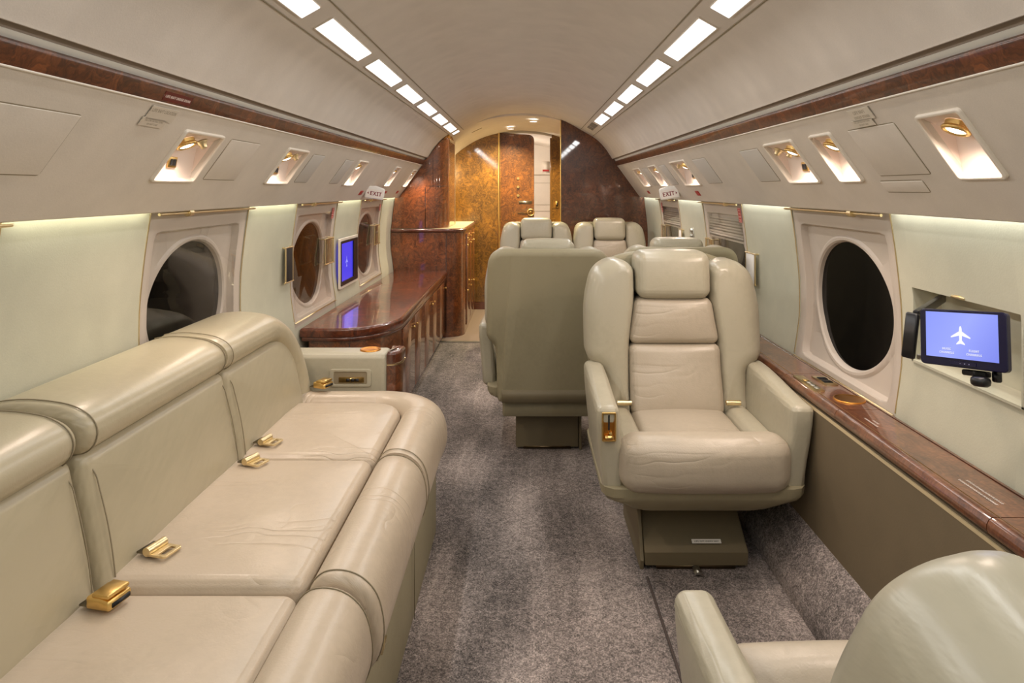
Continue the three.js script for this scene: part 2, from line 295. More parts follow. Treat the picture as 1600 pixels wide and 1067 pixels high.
// ------------------------------------------------------------------ ceiling
{
  const half = spline2(CEIL, 20), full = [...half.slice(1).reverse().map((p) => [-p[0], p[1]]), ...half];
  const c = struct('ceiling', slab(full, 0.02, D0, 5.86), M.ceiling);
  for (const s of [1, -1]) {
    const side = spline2(SIDE, 14); const lipPts = [[0.757, 1.446], [0.761, 1.446]];
    let pr = [...side, ...lipPts]; pr = s > 0 ? pr : pr.map((p) => [-p[0], p[1]]).reverse();
    mesh('side_panel', slab(pr, 0.012, D0, DB), M.ceiling, c);
    let st = [[0.492, 1.690], [0.589, 1.635]]; st = s > 0 ? st : mirror(st, -1).reverse();
    mesh('light_rail', slab(st, 0.02, D0, DB), M.ceiling, c);
    for (const [x, y] of [[0.4905, 1.6905], [0.5895, 1.6335]]) mesh('seam', rodGeo([s * x, y, -D0], [s * x, y, -DB], 0.0022, 6), M.seam, c);
    let ch = [[0.757, 1.462], [0.768, 1.457], [0.7785, 1.4375]]; ch = s > 0 ? ch : mirror(ch, -1).reverse();
    mesh('recess_channel', slab(ch, 0.01, D0, DB), M.channel, c);
    let ws = [[0.7765, 1.4385], [0.787, 1.4285]]; ws = s > 0 ? ws : mirror(ws, -1).reverse();
    mesh('channel_strip', slab(ws, 0.008, D0, DB), M.channelStrip, c);
  }
  // small air vents at the forward end of the right light rail
  for (const [d0, d1] of [[5.02, 5.24], [5.29, 5.4]]) {
    const ex = V3(0.097, -0.055, 0).normalize(), ey = V3(0, 0, -1), ez = V3(-0.055, -0.097, 0).normalize().multiplyScalar(1);
    const v = mesh('air_vent', basisGeo(new THREE.BoxGeometry(0.05, d1 - d0, 0.004), V3(0.535, 1.667, -(d0 + d1) / 2).addScaledVector(ez, 0.002), ex, ey, ez), std({ color: col(120, 112, 100), roughness: 0.5 }), c);
    for (let k = 0; k < 6; k++) mesh('slat', basisGeo(new THREE.BoxGeometry(0.046, 0.006, 0.004), V3(0.535, 1.667, -(d0 + (k + 0.5) / 6 * (d1 - d0))).addScaledVector(ez, 0.005), ex, ey, ez), std({ color: col(160, 150, 136), roughness: 0.5 }), v);
  }
}
// ------------------------------------------------------------------ ceiling lights
for (const s of [-1, 1]) for (let k = -5; k <= (s < 0 ? 6 : 4); k++) {
  const d0 = 1.95 + 0.61 * k, d1 = k === 6 ? 5.72 : d0 + 0.485, mid = (d0 + d1) / 2, seen = k >= -1;
  if (d0 < D0) continue;
  const side = s < 0 ? 'left' : 'right';
  const n = k + 2, ord = ['first', 'second', 'third', 'fourth', 'fifth', 'sixth', 'seventh', 'eighth'][n - 1];
  const label = !seen ? `unseen ceiling light panel in the ${side} strip, behind the viewer` : k === 6 ? 'narrow sliver of light panel at the far end of the left ceiling strip'
    : `glowing white ceiling light panel, ${ord} from the viewer in the ${side} strip`;
  const t = thing('ceiling_light', label, 'ceiling light', [s * 0.5425, 1.661, -mid], 0, seen ? 'ceiling strip lights' : `unseen rear lights of the ${side} ceiling strip`);
  const ex = V3(s * 0.097, -0.055, 0).normalize(), ez = V3(-s * 0.055, -0.097, 0).normalize(), ey = V3(0, 0, -1);
  const len = d1 - d0;
  mesh('diffuser', basisGeo(softBox(0.056, len, 0.006, 0.001, { m: [1, 1, 1], k: 2, crease: 0.5 }), V3(0, 0, 0).addScaledVector(ez, 0.0035), ex, ey, ez), M.diffuser, t);
  const fs = roundShape(-0.032, -len / 2 - 0.004, 0.032, len / 2 + 0.004, 0.003); fs.holes.push(roundHole(-0.0282, -len / 2 - 0.0002, 0.0282, len / 2 + 0.0002, 0.001));
  mesh('frame', basisGeo(extr(fs, 0.004), V3(0, 0, 0), ex, ey, ez), M.lip, t);
  const li = new THREE.RectAreaLight(new THREE.Color(1, 0.99, 0.965), L.strip, 0.05, len); li.name = 'strip_lamp';
  li.position.set(s * 0.5425, 1.661, -mid).addScaledVector(ez, 0.009); li.up.set(0, 0, 1); li.lookAt(li.position.clone().add(ez)); scene.add(li);
}
// ------------------------------------------------------------------ side walls: service panels, veneer rails, cream panels, windows
const winRanges = { '-1': [[0.69, 1.378], [1.935, 2.62], [3.18, 3.87], [4.43, 5.10]], '1': [[1.887, 2.587], [3.18, 3.886], [4.5, 5.14]] };
const recesses = {
  '1': [{ d: [1.29, 1.42], lamp: 1 }, { d: [1.835, 1.955], lamp: 1 }, { d: [2.10, 2.33], gasper: 2, plate: 1, lamp: 1 }, { d: [3.52, 3.85], gasper: 1, plate: 1, lamp: 1 }, { d: [4.30, 4.53], lamp: 1 }, { d: [4.90, 5.17], gasper: 1, lamp: 1 }],
  '-1': [{ d: [1.755, 1.965], lamp: 1, gasper: 1, plate: 1 }, { d: [2.52, 2.74], lamp: 1, plate: 1, gasper: 1 }, { d: [3.60, 3.78], lamp: 1 }, { d: [4.62, 4.79], lamp: 1 }, { d: [5.33, 5.49], lamp: 1 }],
};
const T0 = 0.062, T1 = 0.208;
const panelFrame = (s) => ({ o: V3(s * RAIL[0], RAIL[1], 0), ex: V3(0, 0, -1), ey: V3(s * tdir.x, tdir.y, 0), out: V3(s * -tdir.y, tdir.x, 0) }); // out: away from the cabin
const onPanel = (s, d, t, proud = 0) => { const f = panelFrame(s); return f.o.clone().addScaledVector(f.ex, d).addScaledVector(f.ey, t).addScaledVector(f.out, -proud); };
const walls = {};
for (const s of [-1, 1]) {
  const side = s < 0 ? 'left' : 'right';
  const w = walls[s] = struct('wall_' + side);
  const f = panelFrame(s), inn = f.out.clone().negate();
  // sloping service panel with recess openings
  const sh = new THREE.Shape([[D0, 0], [DB, 0], [DB, TLEN], [D0, TLEN]].map((p) => new THREE.Vector2(...p)));
  for (const r of recesses[s]) sh.holes.push(roundHole(r.d[0], T0, r.d[1], T1, 0.004));
  mesh('service_panel', basisGeo(extr(sh, 0.012), f.o.clone(), f.ex, f.ey, f.out), M.service, w);
  mesh('panel_lip', rodGeo(onPanel(s, D0, TLEN).addScaledVector(f.out, 0.006).toArray(), onPanel(s, DB, TLEN).addScaledVector(f.out, 0.006).toArray(), 0.006, 10), M.service, w);
  // veneer rail
  const bull = [[0.787, 1.4285], [0.7825, 1.427], [0.7805, 1.423], [0.7825, 1.417], [0.797, 1.3885], [0.80, 1.386], [0.812, 1.39], [0.80, 1.425]].map((p) => [p[0] * s, p[1]]);
  const rail = struct(s < 0 ? 'trim_1' : 'trim_2', prism(bull, D0, DB, { crease: 0.9 }), M.burlRail);
  mesh('pale_edge', rodGeo([s * 0.7995, 1.3865, -D0], [s * 0.7995, 1.3865, -DB], 0.0028, 8), M.lip, rail);
  // cream panels between the windows
  const ranges = winRanges[s], edges = [s < 0 ? -1.3 : -1.3, ...ranges.flat(), DB];
  const ys = []; for (let i = 0; i <= 22; i++) ys.push(lerp(0.14, 1.172, i / 22));
  for (let i = 0; i < edges.length; i += 2) {
    const [d0, d1] = [edges[i] + 0.001, edges[i + 1] - 0.001];
    const niche = s > 0 && i === 0;
    const pr = ys.map((y) => [s * wallX(y), y]); // listed upwards: left of the line is inboard on the right side
    if (!niche) mesh('wall_panel', slab(pr, s > 0 ? -0.016 : 0.016, d0, d1), M.wall, w);
    else { // the panel with the monitor niche: built as four pieces around the opening, joined into one panel
      const all = [...ys.filter((y) => Math.abs(y - 0.742) > 0.01 && Math.abs(y - 0.932) > 0.01), 0.742, 0.932].sort((a, b) => a - b), piece = (a, b, y0, y1) => slab(all.filter((y) => y > y0 - 1e-6 && y < y1 + 1e-6).map((y) => [s * wallX(y), y]), -0.016, a, b);
      mesh('wall_panel', mergeGeometries([piece(d0, 1.425, 0.14, 1.172), piece(1.825, d1, 0.14, 1.172), piece(1.425, 1.825, 0.14, 0.742), piece(1.425, 1.825, 0.932, 1.172)]), M.wall, w);
    }
    // hidden tube that washes the panel from above
    const a = Math.max(d0, s < 0 ? -1.2 : -1.2), b = d1 - 0.01;
    const t = thing('cove_light', `${['nearest', 'second', 'third', 'fourth', 'fifth'][i / 2]} cove tube from the viewer, tucked under the ${side} service panel above cream wall`, 'cove light', [s * 1.0035, 1.156, -(a + b) / 2]);
    mesh('tube', softBox(0.01, 0.008, b - a - 0.02, 0.003, { m: [1, 1, 1], k: 2 }), M.cove, t);
    mesh('bracket', softBox(0.014, 0.006, b - a, 0.002, { m: [1, 1, 1], k: 1, at: [0, 0.009, 0] }), M.white, t);
    const li = new THREE.RectAreaLight(s < 0 ? new THREE.Color(0.99, 1, 0.78) : new THREE.Color(0.96, 1, 0.97), L.cove, b - a - 0.02, 0.01); li.name = 'cove_lamp';
    li.position.set(s * 1.0035, 1.150, -(a + b) / 2); li.up.set(1, 0, 0); li.lookAt(li.position.clone().add(V3(s * 0.12, -1, 0))); scene.add(li);
    // brass edge strips at both sides of the panel
    for (const d of [d0 + 0.001, d1 - 0.001]) if (d > 0.5 && d < 5.7) { const pts = []; for (let k = 0; k <= 8; k++) { const y = lerp(0.58, 1.15, k / 8); pts.push([s * (wallX(y) - 0.001), y, -d]); } mesh('brass_edge', tube(pts, 0.0018, 20, 6), M.brassPale, w); }
  }
}
// windows
let wn = 0;
function ringLoop(kind, a, n) { // kind rect: [d half, y half, corner]; ellipse: [a, b]
  const out = [];
  for (let i = 0; i < n; i++) {
    const th = i / n * 2 * PI, c = Math.cos(th), q = Math.sin(th);
    if (kind === 'e') out.push([a[0] * c, a[1] * q]);
    else { // superellipse-like rounded rectangle along the same rays as the ellipse, evenly by angle of the box
      const e = a[2] ?? 14, k = Math.pow(Math.pow(Math.abs(c), e) + Math.pow(Math.abs(q), e), -1 / e); out.push([a[0] * c * k, a[1] * q * k]);
    }
  }
  return out;
}
function buildWindow(s, d0, d1, opt) {
  wn++;
  const w = struct('window_' + wn), mid = (d0 + d1) / 2, N = 96, yc = 0.855, ywin = 0.817, hw = (d1 - d0) / 2 - 0.001;
  const put = (lp, yy, dx) => lp.map(([u, v]) => { const y = yy + v; return [s * (wallX(y) + dx), y, -(mid + u)]; });
  const R = (a, b, e, yy, dx) => put(ringLoop('r', [a, b, e], N), yy, dx), e = (a, b, dx) => put(ringLoop('e', [a, b], N), ywin, dx);
  mesh('window_frame', loft([R(hw, 0.315, 60, yc, 0.018), R(hw, 0.315, 60, yc, 0.003), R(hw - 0.018, 0.28, 44, 0.842, 0.003), R(hw - 0.042, 0.243, 30, 0.829, 0.003), R(hw - 0.046, 0.239, 28, 0.828, 0.005), R(hw - 0.05, 0.234, 26, 0.827, 0.03)], { cap: false, crease: 0.5 }), M.windowTrim, w);
  mesh('reveal', loft([R(hw - 0.05, 0.234, 26, 0.827, 0.03), e(0.282, 0.226, 0.031), e(0.272, 0.217, 0.025), e(0.262, 0.209, 0.025), e(0.256, 0.204, 0.03), e(0.254, 0.202, 0.045)], { cap: false, crease: 0.6 }), M.windowTrim, w);
  mesh('outer_pane', loft([e(0.2545, 0.2025, 0.05), e(0.254, 0.202, 0.042), e(0.17, 0.135, 0.042), e(0.08, 0.06, 0.042), e(0.001, 0.001, 0.042)], { cap: false, crease: 1.0 }), M.blackout, w);
  if (opt.cover) { // clear plastic cover over the reveal
    const cv = put(ringLoop('r', [hw - 0.042, 0.245, 26], N), 0.829, 0.004), cvi = put(ringLoop('r', [(hw - 0.042) * 0.5, 0.12, 26], N), 0.829, 0.004), cc = put(ringLoop('r', [0.001, 0.001, 26], N), 0.829, 0.004);
    mesh('clear_cover', loft([cv, cvi, cc], { cap: false, crease: PI }), M.pane, w);
  }
  if (opt.shade) {
    const top = 1.045, h = 0.10; for (let k = 0; k < 7; k++) mesh('shade_pleat', softBox(0.006, h / 7 + 0.001, 2 * hw - 0.12, 0.0025, { m: [1, 1, 1], k: 1, at: [s * (wallX(top) + 0.016 + (k % 2) * 0.001), top - (k + 0.5) * h / 7, -mid] }), M.shadeCloth, w);
    mesh('shade_bar', softBox(0.01, 0.012, 2 * hw - 0.12, 0.004, { m: [1, 1, 1], k: 2, at: [s * (wallX(0.94) + 0.014), 0.938, -mid] }), M.lip, w);
  }
  { const q = []; for (let k = 0; k <= 10; k++) { const y = lerp(0.14, 0.545, k / 10); q.push([s * (wallX(y) + 0.003), y]); } mesh('lower_panel', slab(q, s > 0 ? -0.014 : 0.014, d0 + 0.002, d1 - 0.002), M.wall, w); }
  // curtain rail with brackets
  const ry = 1.119, rx = s * 0.998;
  mesh('curtain_rail', rodGeo([rx, ry, -d0], [rx, ry, -d1], 0.0042, 12), M.brassPale, w);
  const bd = d0 + (s < 0 ? 0.13 : 0.56) * 1;
  mesh('rail_knob', mergeGeometries([rodGeo([rx, ry, -(d0 + 0.16)], [rx, ry, -(d0 + 0.185)], 0.011, 14), rodGeo([rx, ry, -(d0 + 0.172)], [rx + s * 0.015, ry + 0.01, -(d0 + 0.172)], 0.005, 8)]), M.brassPale, w);
  // brass sill strip
  mesh('sill_strip', softBox(0.006, 0.006, 2 * hw, 0.002, { m: [1, 1, 1], k: 1, at: [s * (wallX(0.575) - 0.004), 0.572, -mid] }), M.brassPale, w);
  return w;
}
const WL = winRanges[-1].map(([a, b], i) => buildWindow(-1, a, b, { cover: i >= 1 }));
const WR = winRanges[1].map(([a, b], i) => buildWindow(1, a, b, { shade: i > 0, cover: i > 0 }));

// access panels, speaker grilles and placards in the service panels (all flush, each its own piece)
function flushPanel(s, d0, d1, t0, t1, name, mat, proud = 0.002) {
  const f = panelFrame(s), g = softBox(d1 - d0, t1 - t0, 0.004, 0.0015, { m: [1, 1, 1], k: 2, crease: 0.5 });
  return mesh(name, basisGeo(g, onPanel(s, (d0 + d1) / 2, (t0 + t1) / 2, proud - 0.002), f.ex, f.ey, f.out), mat, walls[s]);
}
function outline(s, d0, d1, t0, t1) { // dark joint around a flush panel
  const f = panelFrame(s), sh = roundShape(d0 - 0.0022, t0 - 0.0022, d1 + 0.0022, t1 + 0.0022, 0.008); sh.holes.push(roundHole(d0, t0, d1, t1, 0.007));
  return mesh('panel_joint', basisGeo(extr(sh, 0.001), onPanel(s, 0, 0, 0.0008), f.ex, f.ey, f.out), M.seam, walls[s]);
}
for (const [s, d0, d1, t0, t1, nm] of [[-1, 0.85, 1.345, 0.066, 0.208, 'oxygen_door'], [-1, 2.03, 2.25, 0.062, 0.205, 'oxygen_door'], [1, 1.52, 1.735, 0.062, 0.20, 'oxygen_door'], [1, 1.57, 1.755, 0.218, 0.25, 'access_strip']]) { flushPanel(s, d0, d1, t0, t1, nm, M.service, 0.0022); outline(s, d0, d1, t0, t1); }
const grille = std({ color: col(200, 194, 186), roughness: 0.8 });
for (const [s, d0, d1] of [[-1, 2.83, 2.99], [-1, 3.34, 3.49], [1, 2.42, 2.62], [1, 3.13, 3.36], [1, 4.02, 4.2], [1, 4.6, 4.8]]) { flushPanel(s, d0, d1, 0.066, 0.205, 'speaker_grille', grille, 0.0025); outline(s, d0, d1, 0.066, 0.205); }
for (const [s, d, h] of [[-1, 4.14, 0.03], [-1, 4.87, 0.02], [-1, 5.32, 0.025], [1, 3.72, 0.03], [1, 5.2, 0.026]]) flushPanel(s, d - 0.035, d + 0.035, 0.268 - h / 2, 0.268 + h / 2, 'red_placard', M.red, 0.003);
function placard(s, d, t, w, h, draw, name = 'placard', proud = 0.003, rough) {
  const f = panelFrame(s), m = printed(512, Math.round(512 * h / w), draw), g = new THREE.BoxGeometry(w, h, 0.002);
  // the print faces the cabin: the reader sees depth running left to right on the left side, right to left on the right side
  const rx = V3(0, 0, s < 0 ? -1 : 1), up = f.ey.clone().negate(), nz = f.out.clone().negate();
  return mesh(name, basisGeo(g, onPanel(s, d, t, proud), rx, up, nz), m, walls[s]);
}
const lines = (rows, bg, fg) => (g, w, h) => { g.fillStyle = bg; g.fillRect(0, 0, w, h); g.fillStyle = fg; g.textAlign = 'center'; g.textBaseline = 'middle'; for (const [txt, y, px] of rows) { g.font = `bold ${px}px sans-serif`; g.fillText(txt, w / 2, y * h, w * 0.92); } };
placard(-1, 1.60, 0.027, 0.115, 0.035, lines([['LIFE RAFT LOCATION', 0.3, 52], ['◇', 0.75, 50]], '#cfc4b4', '#8d806c'));
placard(-1, 1.585, 0.052, 0.10, 0.022, lines([['FOLLOW INSTRUCTIONS', 0.3, 34], ['ON RAFT CASE', 0.7, 34]], '#cfc4b4', '#8d806c'));
placard(1, 1.62, 0.024, 0.10, 0.032, lines([['LIFE RAFT', 0.3, 60], ['UNDER DIVAN', 0.72, 54]], '#d2c8b8', '#968a76'));
placard(1, 1.635, 0.047, 0.095, 0.02, lines([['FOLLOW INSTRUCTIONS', 0.3, 34], ['ON RAFT CASE', 0.7, 34]], '#d2c8b8', '#968a76'));
{ // red placard on the left veneer rail
  const m = printed(512, 120, (g, w, h) => { g.fillStyle = '#5e1713'; g.fillRect(0, 0, w, h); g.fillStyle = '#e8dcd2'; g.font = 'bold 46px sans-serif'; g.textAlign = 'center'; g.textBaseline = 'middle'; g.fillText('LIFE RAFT UNDER DIVAN', w / 2, h / 2, w * 0.9); }, { rough: 0.25 });
  const up = V3(0.006, -0.014, 0).normalize().negate().multiplyScalar(1); const U = V3(-0.006 * -1, 0.014, 0).normalize();
  const g = new THREE.BoxGeometry(0.128, 0.023, 0.0008); basisGeo(g, V3(-0.7895, 1.4025, -1.625), V3(0, 0, -1), V3(0.454, 0.891, 0), V3(0.891, -0.454, 0)); 
  const pl = mesh('placard', g, m, scene.getObjectByName('trim_1')); pl.userData.label = 'red LIFE RAFT UNDER DIVAN placard';
}
// ------------------------------------------------------------------ reading light recesses
const SPOTS = [];
function recess(s, r, idx) {
  const [d0, d1] = r.d, wd = d1 - d0, mid = (d0 + d1) / 2, side = s < 0 ? 'left' : 'right';
    const place = s > 0 ? ['large lit recess with one brass-ringed lamp, nearest the viewer on the right', 'narrow lit lamp recess between the three-outlet recess and the big access door', 'lit recess with two brass air outlets and a switch plate, right side', 'lit recess with outlet and switch plate aft of the right EXIT sign', 'narrow lit lamp slot right above the right EXIT sign', 'lit recess farthest forward on the right, next to the dark partition'][idx]
    : ['lit recess with lamp, outlet and two-button plate below the red rail placard', 'second lit recess from the viewer on the left, with a small button plate', 'narrow lit lamp slot on the left just aft of the EXIT sign', 'narrow lit lamp slot on the left just beyond the EXIT sign', 'lit lamp slot farthest forward on the left, beside the tall cabinet'][idx];
  const t = thing('reading_light', place, 'reading light', [0, 0, 0], 0, 'reading light recesses');
  const P = (d, tt, out) => onPanel(s, d, tt, -out), f = panelFrame(s), KT = T0 + 0.068, KO = 0.040;
  const ribbon = (ta, oa, tb, ob, th) => { // plate between two lines of the cross-section, thickness th away from the cavity
    const lx = tb - ta, ly = ob - oa, l = Math.hypot(lx, ly), nx = -ly / l * th, ny = lx / l * th;
    return [[ta, oa], [tb, ob], [tb + nx, ob + ny], [ta + nx, oa + ny]];
  };
  const bar = (poly, a, b) => { const sh2 = new THREE.Shape(poly.map((q) => new THREE.Vector2(...q))); return basisGeo(extr(sh2, b - a), f.o.clone().addScaledVector(f.ex, a), f.ey, f.out, f.ex); };
  mesh('cavity', mergeGeometries([bar(ribbon(T0 - 0.003, -0.001, KT, KO, 0.004), d0 - 0.004, d1 + 0.004), bar(ribbon(KT, KO, T1 + 0.003, 0.004, 0.004), d0 - 0.004, d1 + 0.004), bar([[T0 - 0.004, 0.001], [KT, KO + 0.004], [T1 + 0.004, 0.003]], d0 - 0.005, d0 - 0.0005), bar([[T0 - 0.004, 0.001], [KT, KO + 0.004], [T1 + 0.004, 0.003]], d1 + 0.0005, d1 + 0.005)]), M.recess, t);
  const sh = roundShape(d0 - 0.008, T0 - 0.008, d1 + 0.008, T1 + 0.008, 0.010); sh.holes.push(roundHole(d0, T0, d1, T1, 0.006));
  mesh('frame', basisGeo(extr(sh, 0.005, { bevel: 0.003, seg: 3 }), onPanel(s, 0, 0, 0.005), f.ex, f.ey, f.out), M.lip, t);
  // the roof of the cavity and its normal
  const roofT = (u) => [lerp(T0, KT, u), lerp(0, KO, u)], e2 = f.ey.clone().multiplyScalar(KT - T0).addScaledVector(f.out, KO).normalize(), nrm = f.ex.clone().cross(e2).normalize(); if (nrm.y > 0) nrm.negate();
  const place2 = (g, d, u, off = 0) => { const [tt, oo] = roofT(u), ex = f.ex.clone(), ez = ex.clone().cross(nrm); return basisGeo(g, P(d, tt, oo).addScaledVector(nrm, off), ex, nrm.clone(), ez); };
  const dl = mid - (r.gasper ? wd * 0.14 : 0);
  if (r.lamp) {
    const R = Math.min(0.023, wd * 0.3);
    mesh('lamp_ring', place2(mergeGeometries([transformed(new THREE.TorusGeometry(R, 0.005, 10, 28), { rot: [PI / 2, 0, 0], pos: [0, 0.014, 0] }), new THREE.CylinderGeometry(R * 1.02, R * 1.1, 0.014, 28, 1, true).translate(0, 0.007, 0)]), dl, 0.55), M.brass, t);
    mesh('lamp', place2(new THREE.SphereGeometry(R * 0.88, 20, 10, 0, 2 * PI, 0, PI / 2).scale(1, 0.35, 1).translate(0, 0.012, 0), dl, 0.55), M.bulb, t);
    const sp = new THREE.SpotLight(new THREE.Color(1, 0.80, 0.66), L.read, 0, 1.5, 0.8, 2); sp.name = 'reading_lamp';
    const [tt, oo] = roofT(0.55), dir = nrm.clone();
    sp.position.copy(P(dl, tt, oo)).addScaledVector(dir, 0.024); sp.target.position.copy(sp.position).add(dir); sp.castShadow = true; scene.add(sp); scene.add(sp.target);
  }
  for (let k = 0; k < (r.gasper || 0); k++) {
    const dg = mid + wd * (r.gasper === 2 ? (k ? 0.14 : 0.34) : 0.24);
    const prof = [[0, 0], [0.02, 0], [0.021, 0.004], [0.016, 0.007], [0.016, 0.012], [0.012, 0.014], [0.011, 0.024], [0.008, 0.026], [0.0, 0.026]].map((q) => [q[0] * 0.8, q[1] * 0.8]).map((q) => new THREE.Vector2(...q));
    mesh('air_outlet', place2(new THREE.LatheGeometry(prof, 24), dg, k ? 0.75 : 0.45), M.brassPale, t);
  }
  if (r.plate) { // plate on the upright back face
    const u = 0.5, tt = lerp(KT, T1, u), oo = lerp(KO, 0.004, u), bx = f.ex.clone(), by = f.ey.clone().multiplyScalar(T1 - KT).addScaledVector(f.out, 0.004 - KO).normalize(), bz = bx.clone().cross(by); if (bz.dot(V3(-s, 0, 0)) < 0) bz.negate();
    const pl = mesh('switch_plate', basisGeo(softBox(0.044, 0.030, 0.005, 0.0022, { m: [1, 1, 1], k: 2, crease: 0.6 }), P(dl + 0.012, tt, oo).addScaledVector(bz, 0.002), bx, by, bz), M.brass, t);
    for (const q of [-1, 1]) mesh('button', basisGeo(softBox(0.013, 0.018, 0.005, 0.002, { m: [1, 1, 1], k: 1, crease: 0.6 }), P(dl + 0.012 + q * 0.008, tt, oo).addScaledVector(bz, 0.004), bx, by, bz), M.blackSoft, pl);
  }
}
for (const s of [-1, 1]) recesses[s].forEach((r, i) => recess(s, r, i));
// EXIT signs
for (const s of [-1, 1]) {
  const t = thing('exit_sign', s < 0 ? 'white EXIT sign with arrow under the left service panel' : 'white EXIT sign with arrow under the right service panel', 'exit sign', [s * 0.905, 1.166, s < 0 ? -4.28 : -4.2]);
  const c = [[-0.058, -0.03], [0.058, -0.03], [0.058, 0.03], [0.0, 0.045], [-0.058, 0.03]];
  mesh('housing', softBox(0.118, 0.07, 0.05, 0.01, { m: [2, 2, 2], k: 3, crease: 0.6, warp: (p) => { p.y += 0.012 * (1 - Math.abs(p.x) / 0.06) * (p.y > 0 ? 1 : 0); } }), M.white, t);
  const m = printed(512, 256, (g, w, h) => { g.fillStyle = '#efe6de'; g.fillRect(0, 0, w, h); g.fillStyle = '#7d1420'; g.font = 'bold 170px sans-serif'; g.textAlign = 'center'; g.textBaseline = 'middle'; g.fillText('EXIT', w / 2 + (s < 0 ? 30 : -30), h / 2, w * 0.74); g.beginPath(); const x = s < 0 ? 30 : w - 30, q = s < 0 ? 1 : -1; g.moveTo(x, h / 2); g.lineTo(x + q * 44, h / 2 - 40); g.lineTo(x + q * 44, h / 2 + 40); g.fill(); });
  const pl = mesh('sign_face', plate(0.104, 0.052), m, t); pl.position.set(0, -0.002, 0.0258);
  t.rotation.set(0, s * -0.25, s * 0.16, 'YXZ');
}
// safety placards on the window surrounds
for (const [s, d, y, h, w, lab] of [[1, 3.23, 1.07, 0.07, 0.045, 1], [1, 5.07, 1.06, 0.07, 0.04, 0], [-1, 3.80, 1.06, 0.06, 0.04, 0], [-1, 5.04, 1.06, 0.05, 0.04, 0]]) {
  const m = printed(256, 384, (g, W, H) => { g.fillStyle = '#a82a26'; g.fillRect(0, 0, W, H); g.strokeStyle = '#e6c9bf'; g.lineWidth = 10; g.strokeRect(14, 14, W - 28, H - 28); g.fillStyle = '#e6c9bf'; g.font = 'bold 58px sans-serif'; g.textAlign = 'center'; ['EXIT', 'PULL', 'HANDLE', 'PUSH'].forEach((x, i) => g.fillText(x, W / 2, 92 + i * 82, W - 50)); });
  const win = s > 0 ? (d < 4 ? WR[1] : WR[2]) : (d < 4 ? WL[2] : WL[3]); const g = new THREE.BoxGeometry(w, h, 0.0015); const up = V3(s * (wallX(y + 0.02) - wallX(y - 0.02)), 0.04, 0).normalize(); const nx = up.clone().cross(V3(0, 0, s < 0 ? -1 : 1)).negate();
  basisGeo(g, V3(s * (wallX(y) - 0.0005), y, -d), V3(0, 0, s < 0 ? -1 : 1), up, V3(-s, 0, 0)); mesh('placard', g, m, win);
}
// ------------------------------------------------------------------ chairs (front towards local +z)
const lean = (y) => -Math.max(0, y - 0.42) * 0.13;
function outlineShape(pts, r) { // polygon with rounded corners; pts: [x, y, radius]
  const s = new THREE.Shape(), n = pts.length;
  pts.forEach((p, i) => {
    const a = pts[(i + n - 1) % n], b = pts[(i + 1) % n], rr = p[2] ?? r, da = Math.hypot(a[0] - p[0], a[1] - p[1]), db = Math.hypot(b[0] - p[0], b[1] - p[1]), q = Math.min(rr, da * 0.49, db * 0.49);
    const p1 = [p[0] + (a[0] - p[0]) / da * q, p[1] + (a[1] - p[1]) / da * q], p2 = [p[0] + (b[0] - p[0]) / db * q, p[1] + (b[1] - p[1]) / db * q];
    i ? s.lineTo(...p1) : s.moveTo(...p1); s.quadraticCurveTo(p[0], p[1], ...p2);
  });
  s.closePath(); return s;
}
// a padded slab with a given outline in x-y: dense front face that bulges, rounded rim; made from nested loops
function padded(pts, r, { depth = 0.08, rim = 0.03, puff = 0.01, back = 0, n = 120, warp, rings = 7, flat, share = () => 1 } = {}) {
  const sp = outlineShape(pts, r).getSpacedPoints(n); sp.pop();
  if (THREE.ShapeUtils.area(sp) < 0) sp.reverse();
  const N = sp.length, nrm = sp.map((p, i) => { const a = sp[(i + N - 1) % N], b = sp[(i + 1) % N], l = Math.hypot(b.x - a.x, b.y - a.y) || 1; return [(b.y - a.y) / l, -(b.x - a.x) / l]; });
  const cx = sp.reduce((t, p) => t + p.x, 0) / N, cy = sp.reduce((t, p) => t + p.y, 0) / N, loops = [];
  const sc = sp.map((p) => share(p.x, p.y)), ring = (inset, z) => sp.map((p, i) => [p.x - nrm[i][0] * inset * sc[i], p.y - nrm[i][1] * inset * sc[i], z]);
  for (let k = 0; k <= 4; k++) { const a = k / 4 * PI / 2, br = Math.min(rim, depth * 0.45) * 0.5; loops.push(ring(br * (1 - Math.sin(a)), back + br * (1 - Math.cos(a)))); }
  for (let k = 0; k <= 6; k++) { const a = k / 6 * PI / 2; loops.push(ring(rim * (1 - Math.cos(a)), back + depth - rim + rim * Math.sin(a))); }
  const last = loops[loops.length - 1];
  if (!flat) for (let k = 1; k <= rings; k++) { const t = k / rings; loops.push(last.map((p) => [lerp(p[0], cx, t * 0.999), lerp(p[1], cy, t * 0.999), p[2] + puff * (1 - (1 - t) * (1 - t))])); }
  if (warp) for (const lp of loops) for (const p of lp) warp(p);
  const g = loft(loops, { crease: 0 });
  const uv = g.attributes.uv, ps = g.attributes.position; for (let i = 0; i < uv.count; i++) uv.setXY(i, ps.getX(i) + 0.2 * ps.getZ(i), ps.getY(i) + 0.5 * ps.getZ(i));
  return toCreasedNormals(g, 1.3);
}
const leanW = (p) => { p[2] += lean(p[1]); };
const leanV = (p) => { p.z += lean(p.y); };
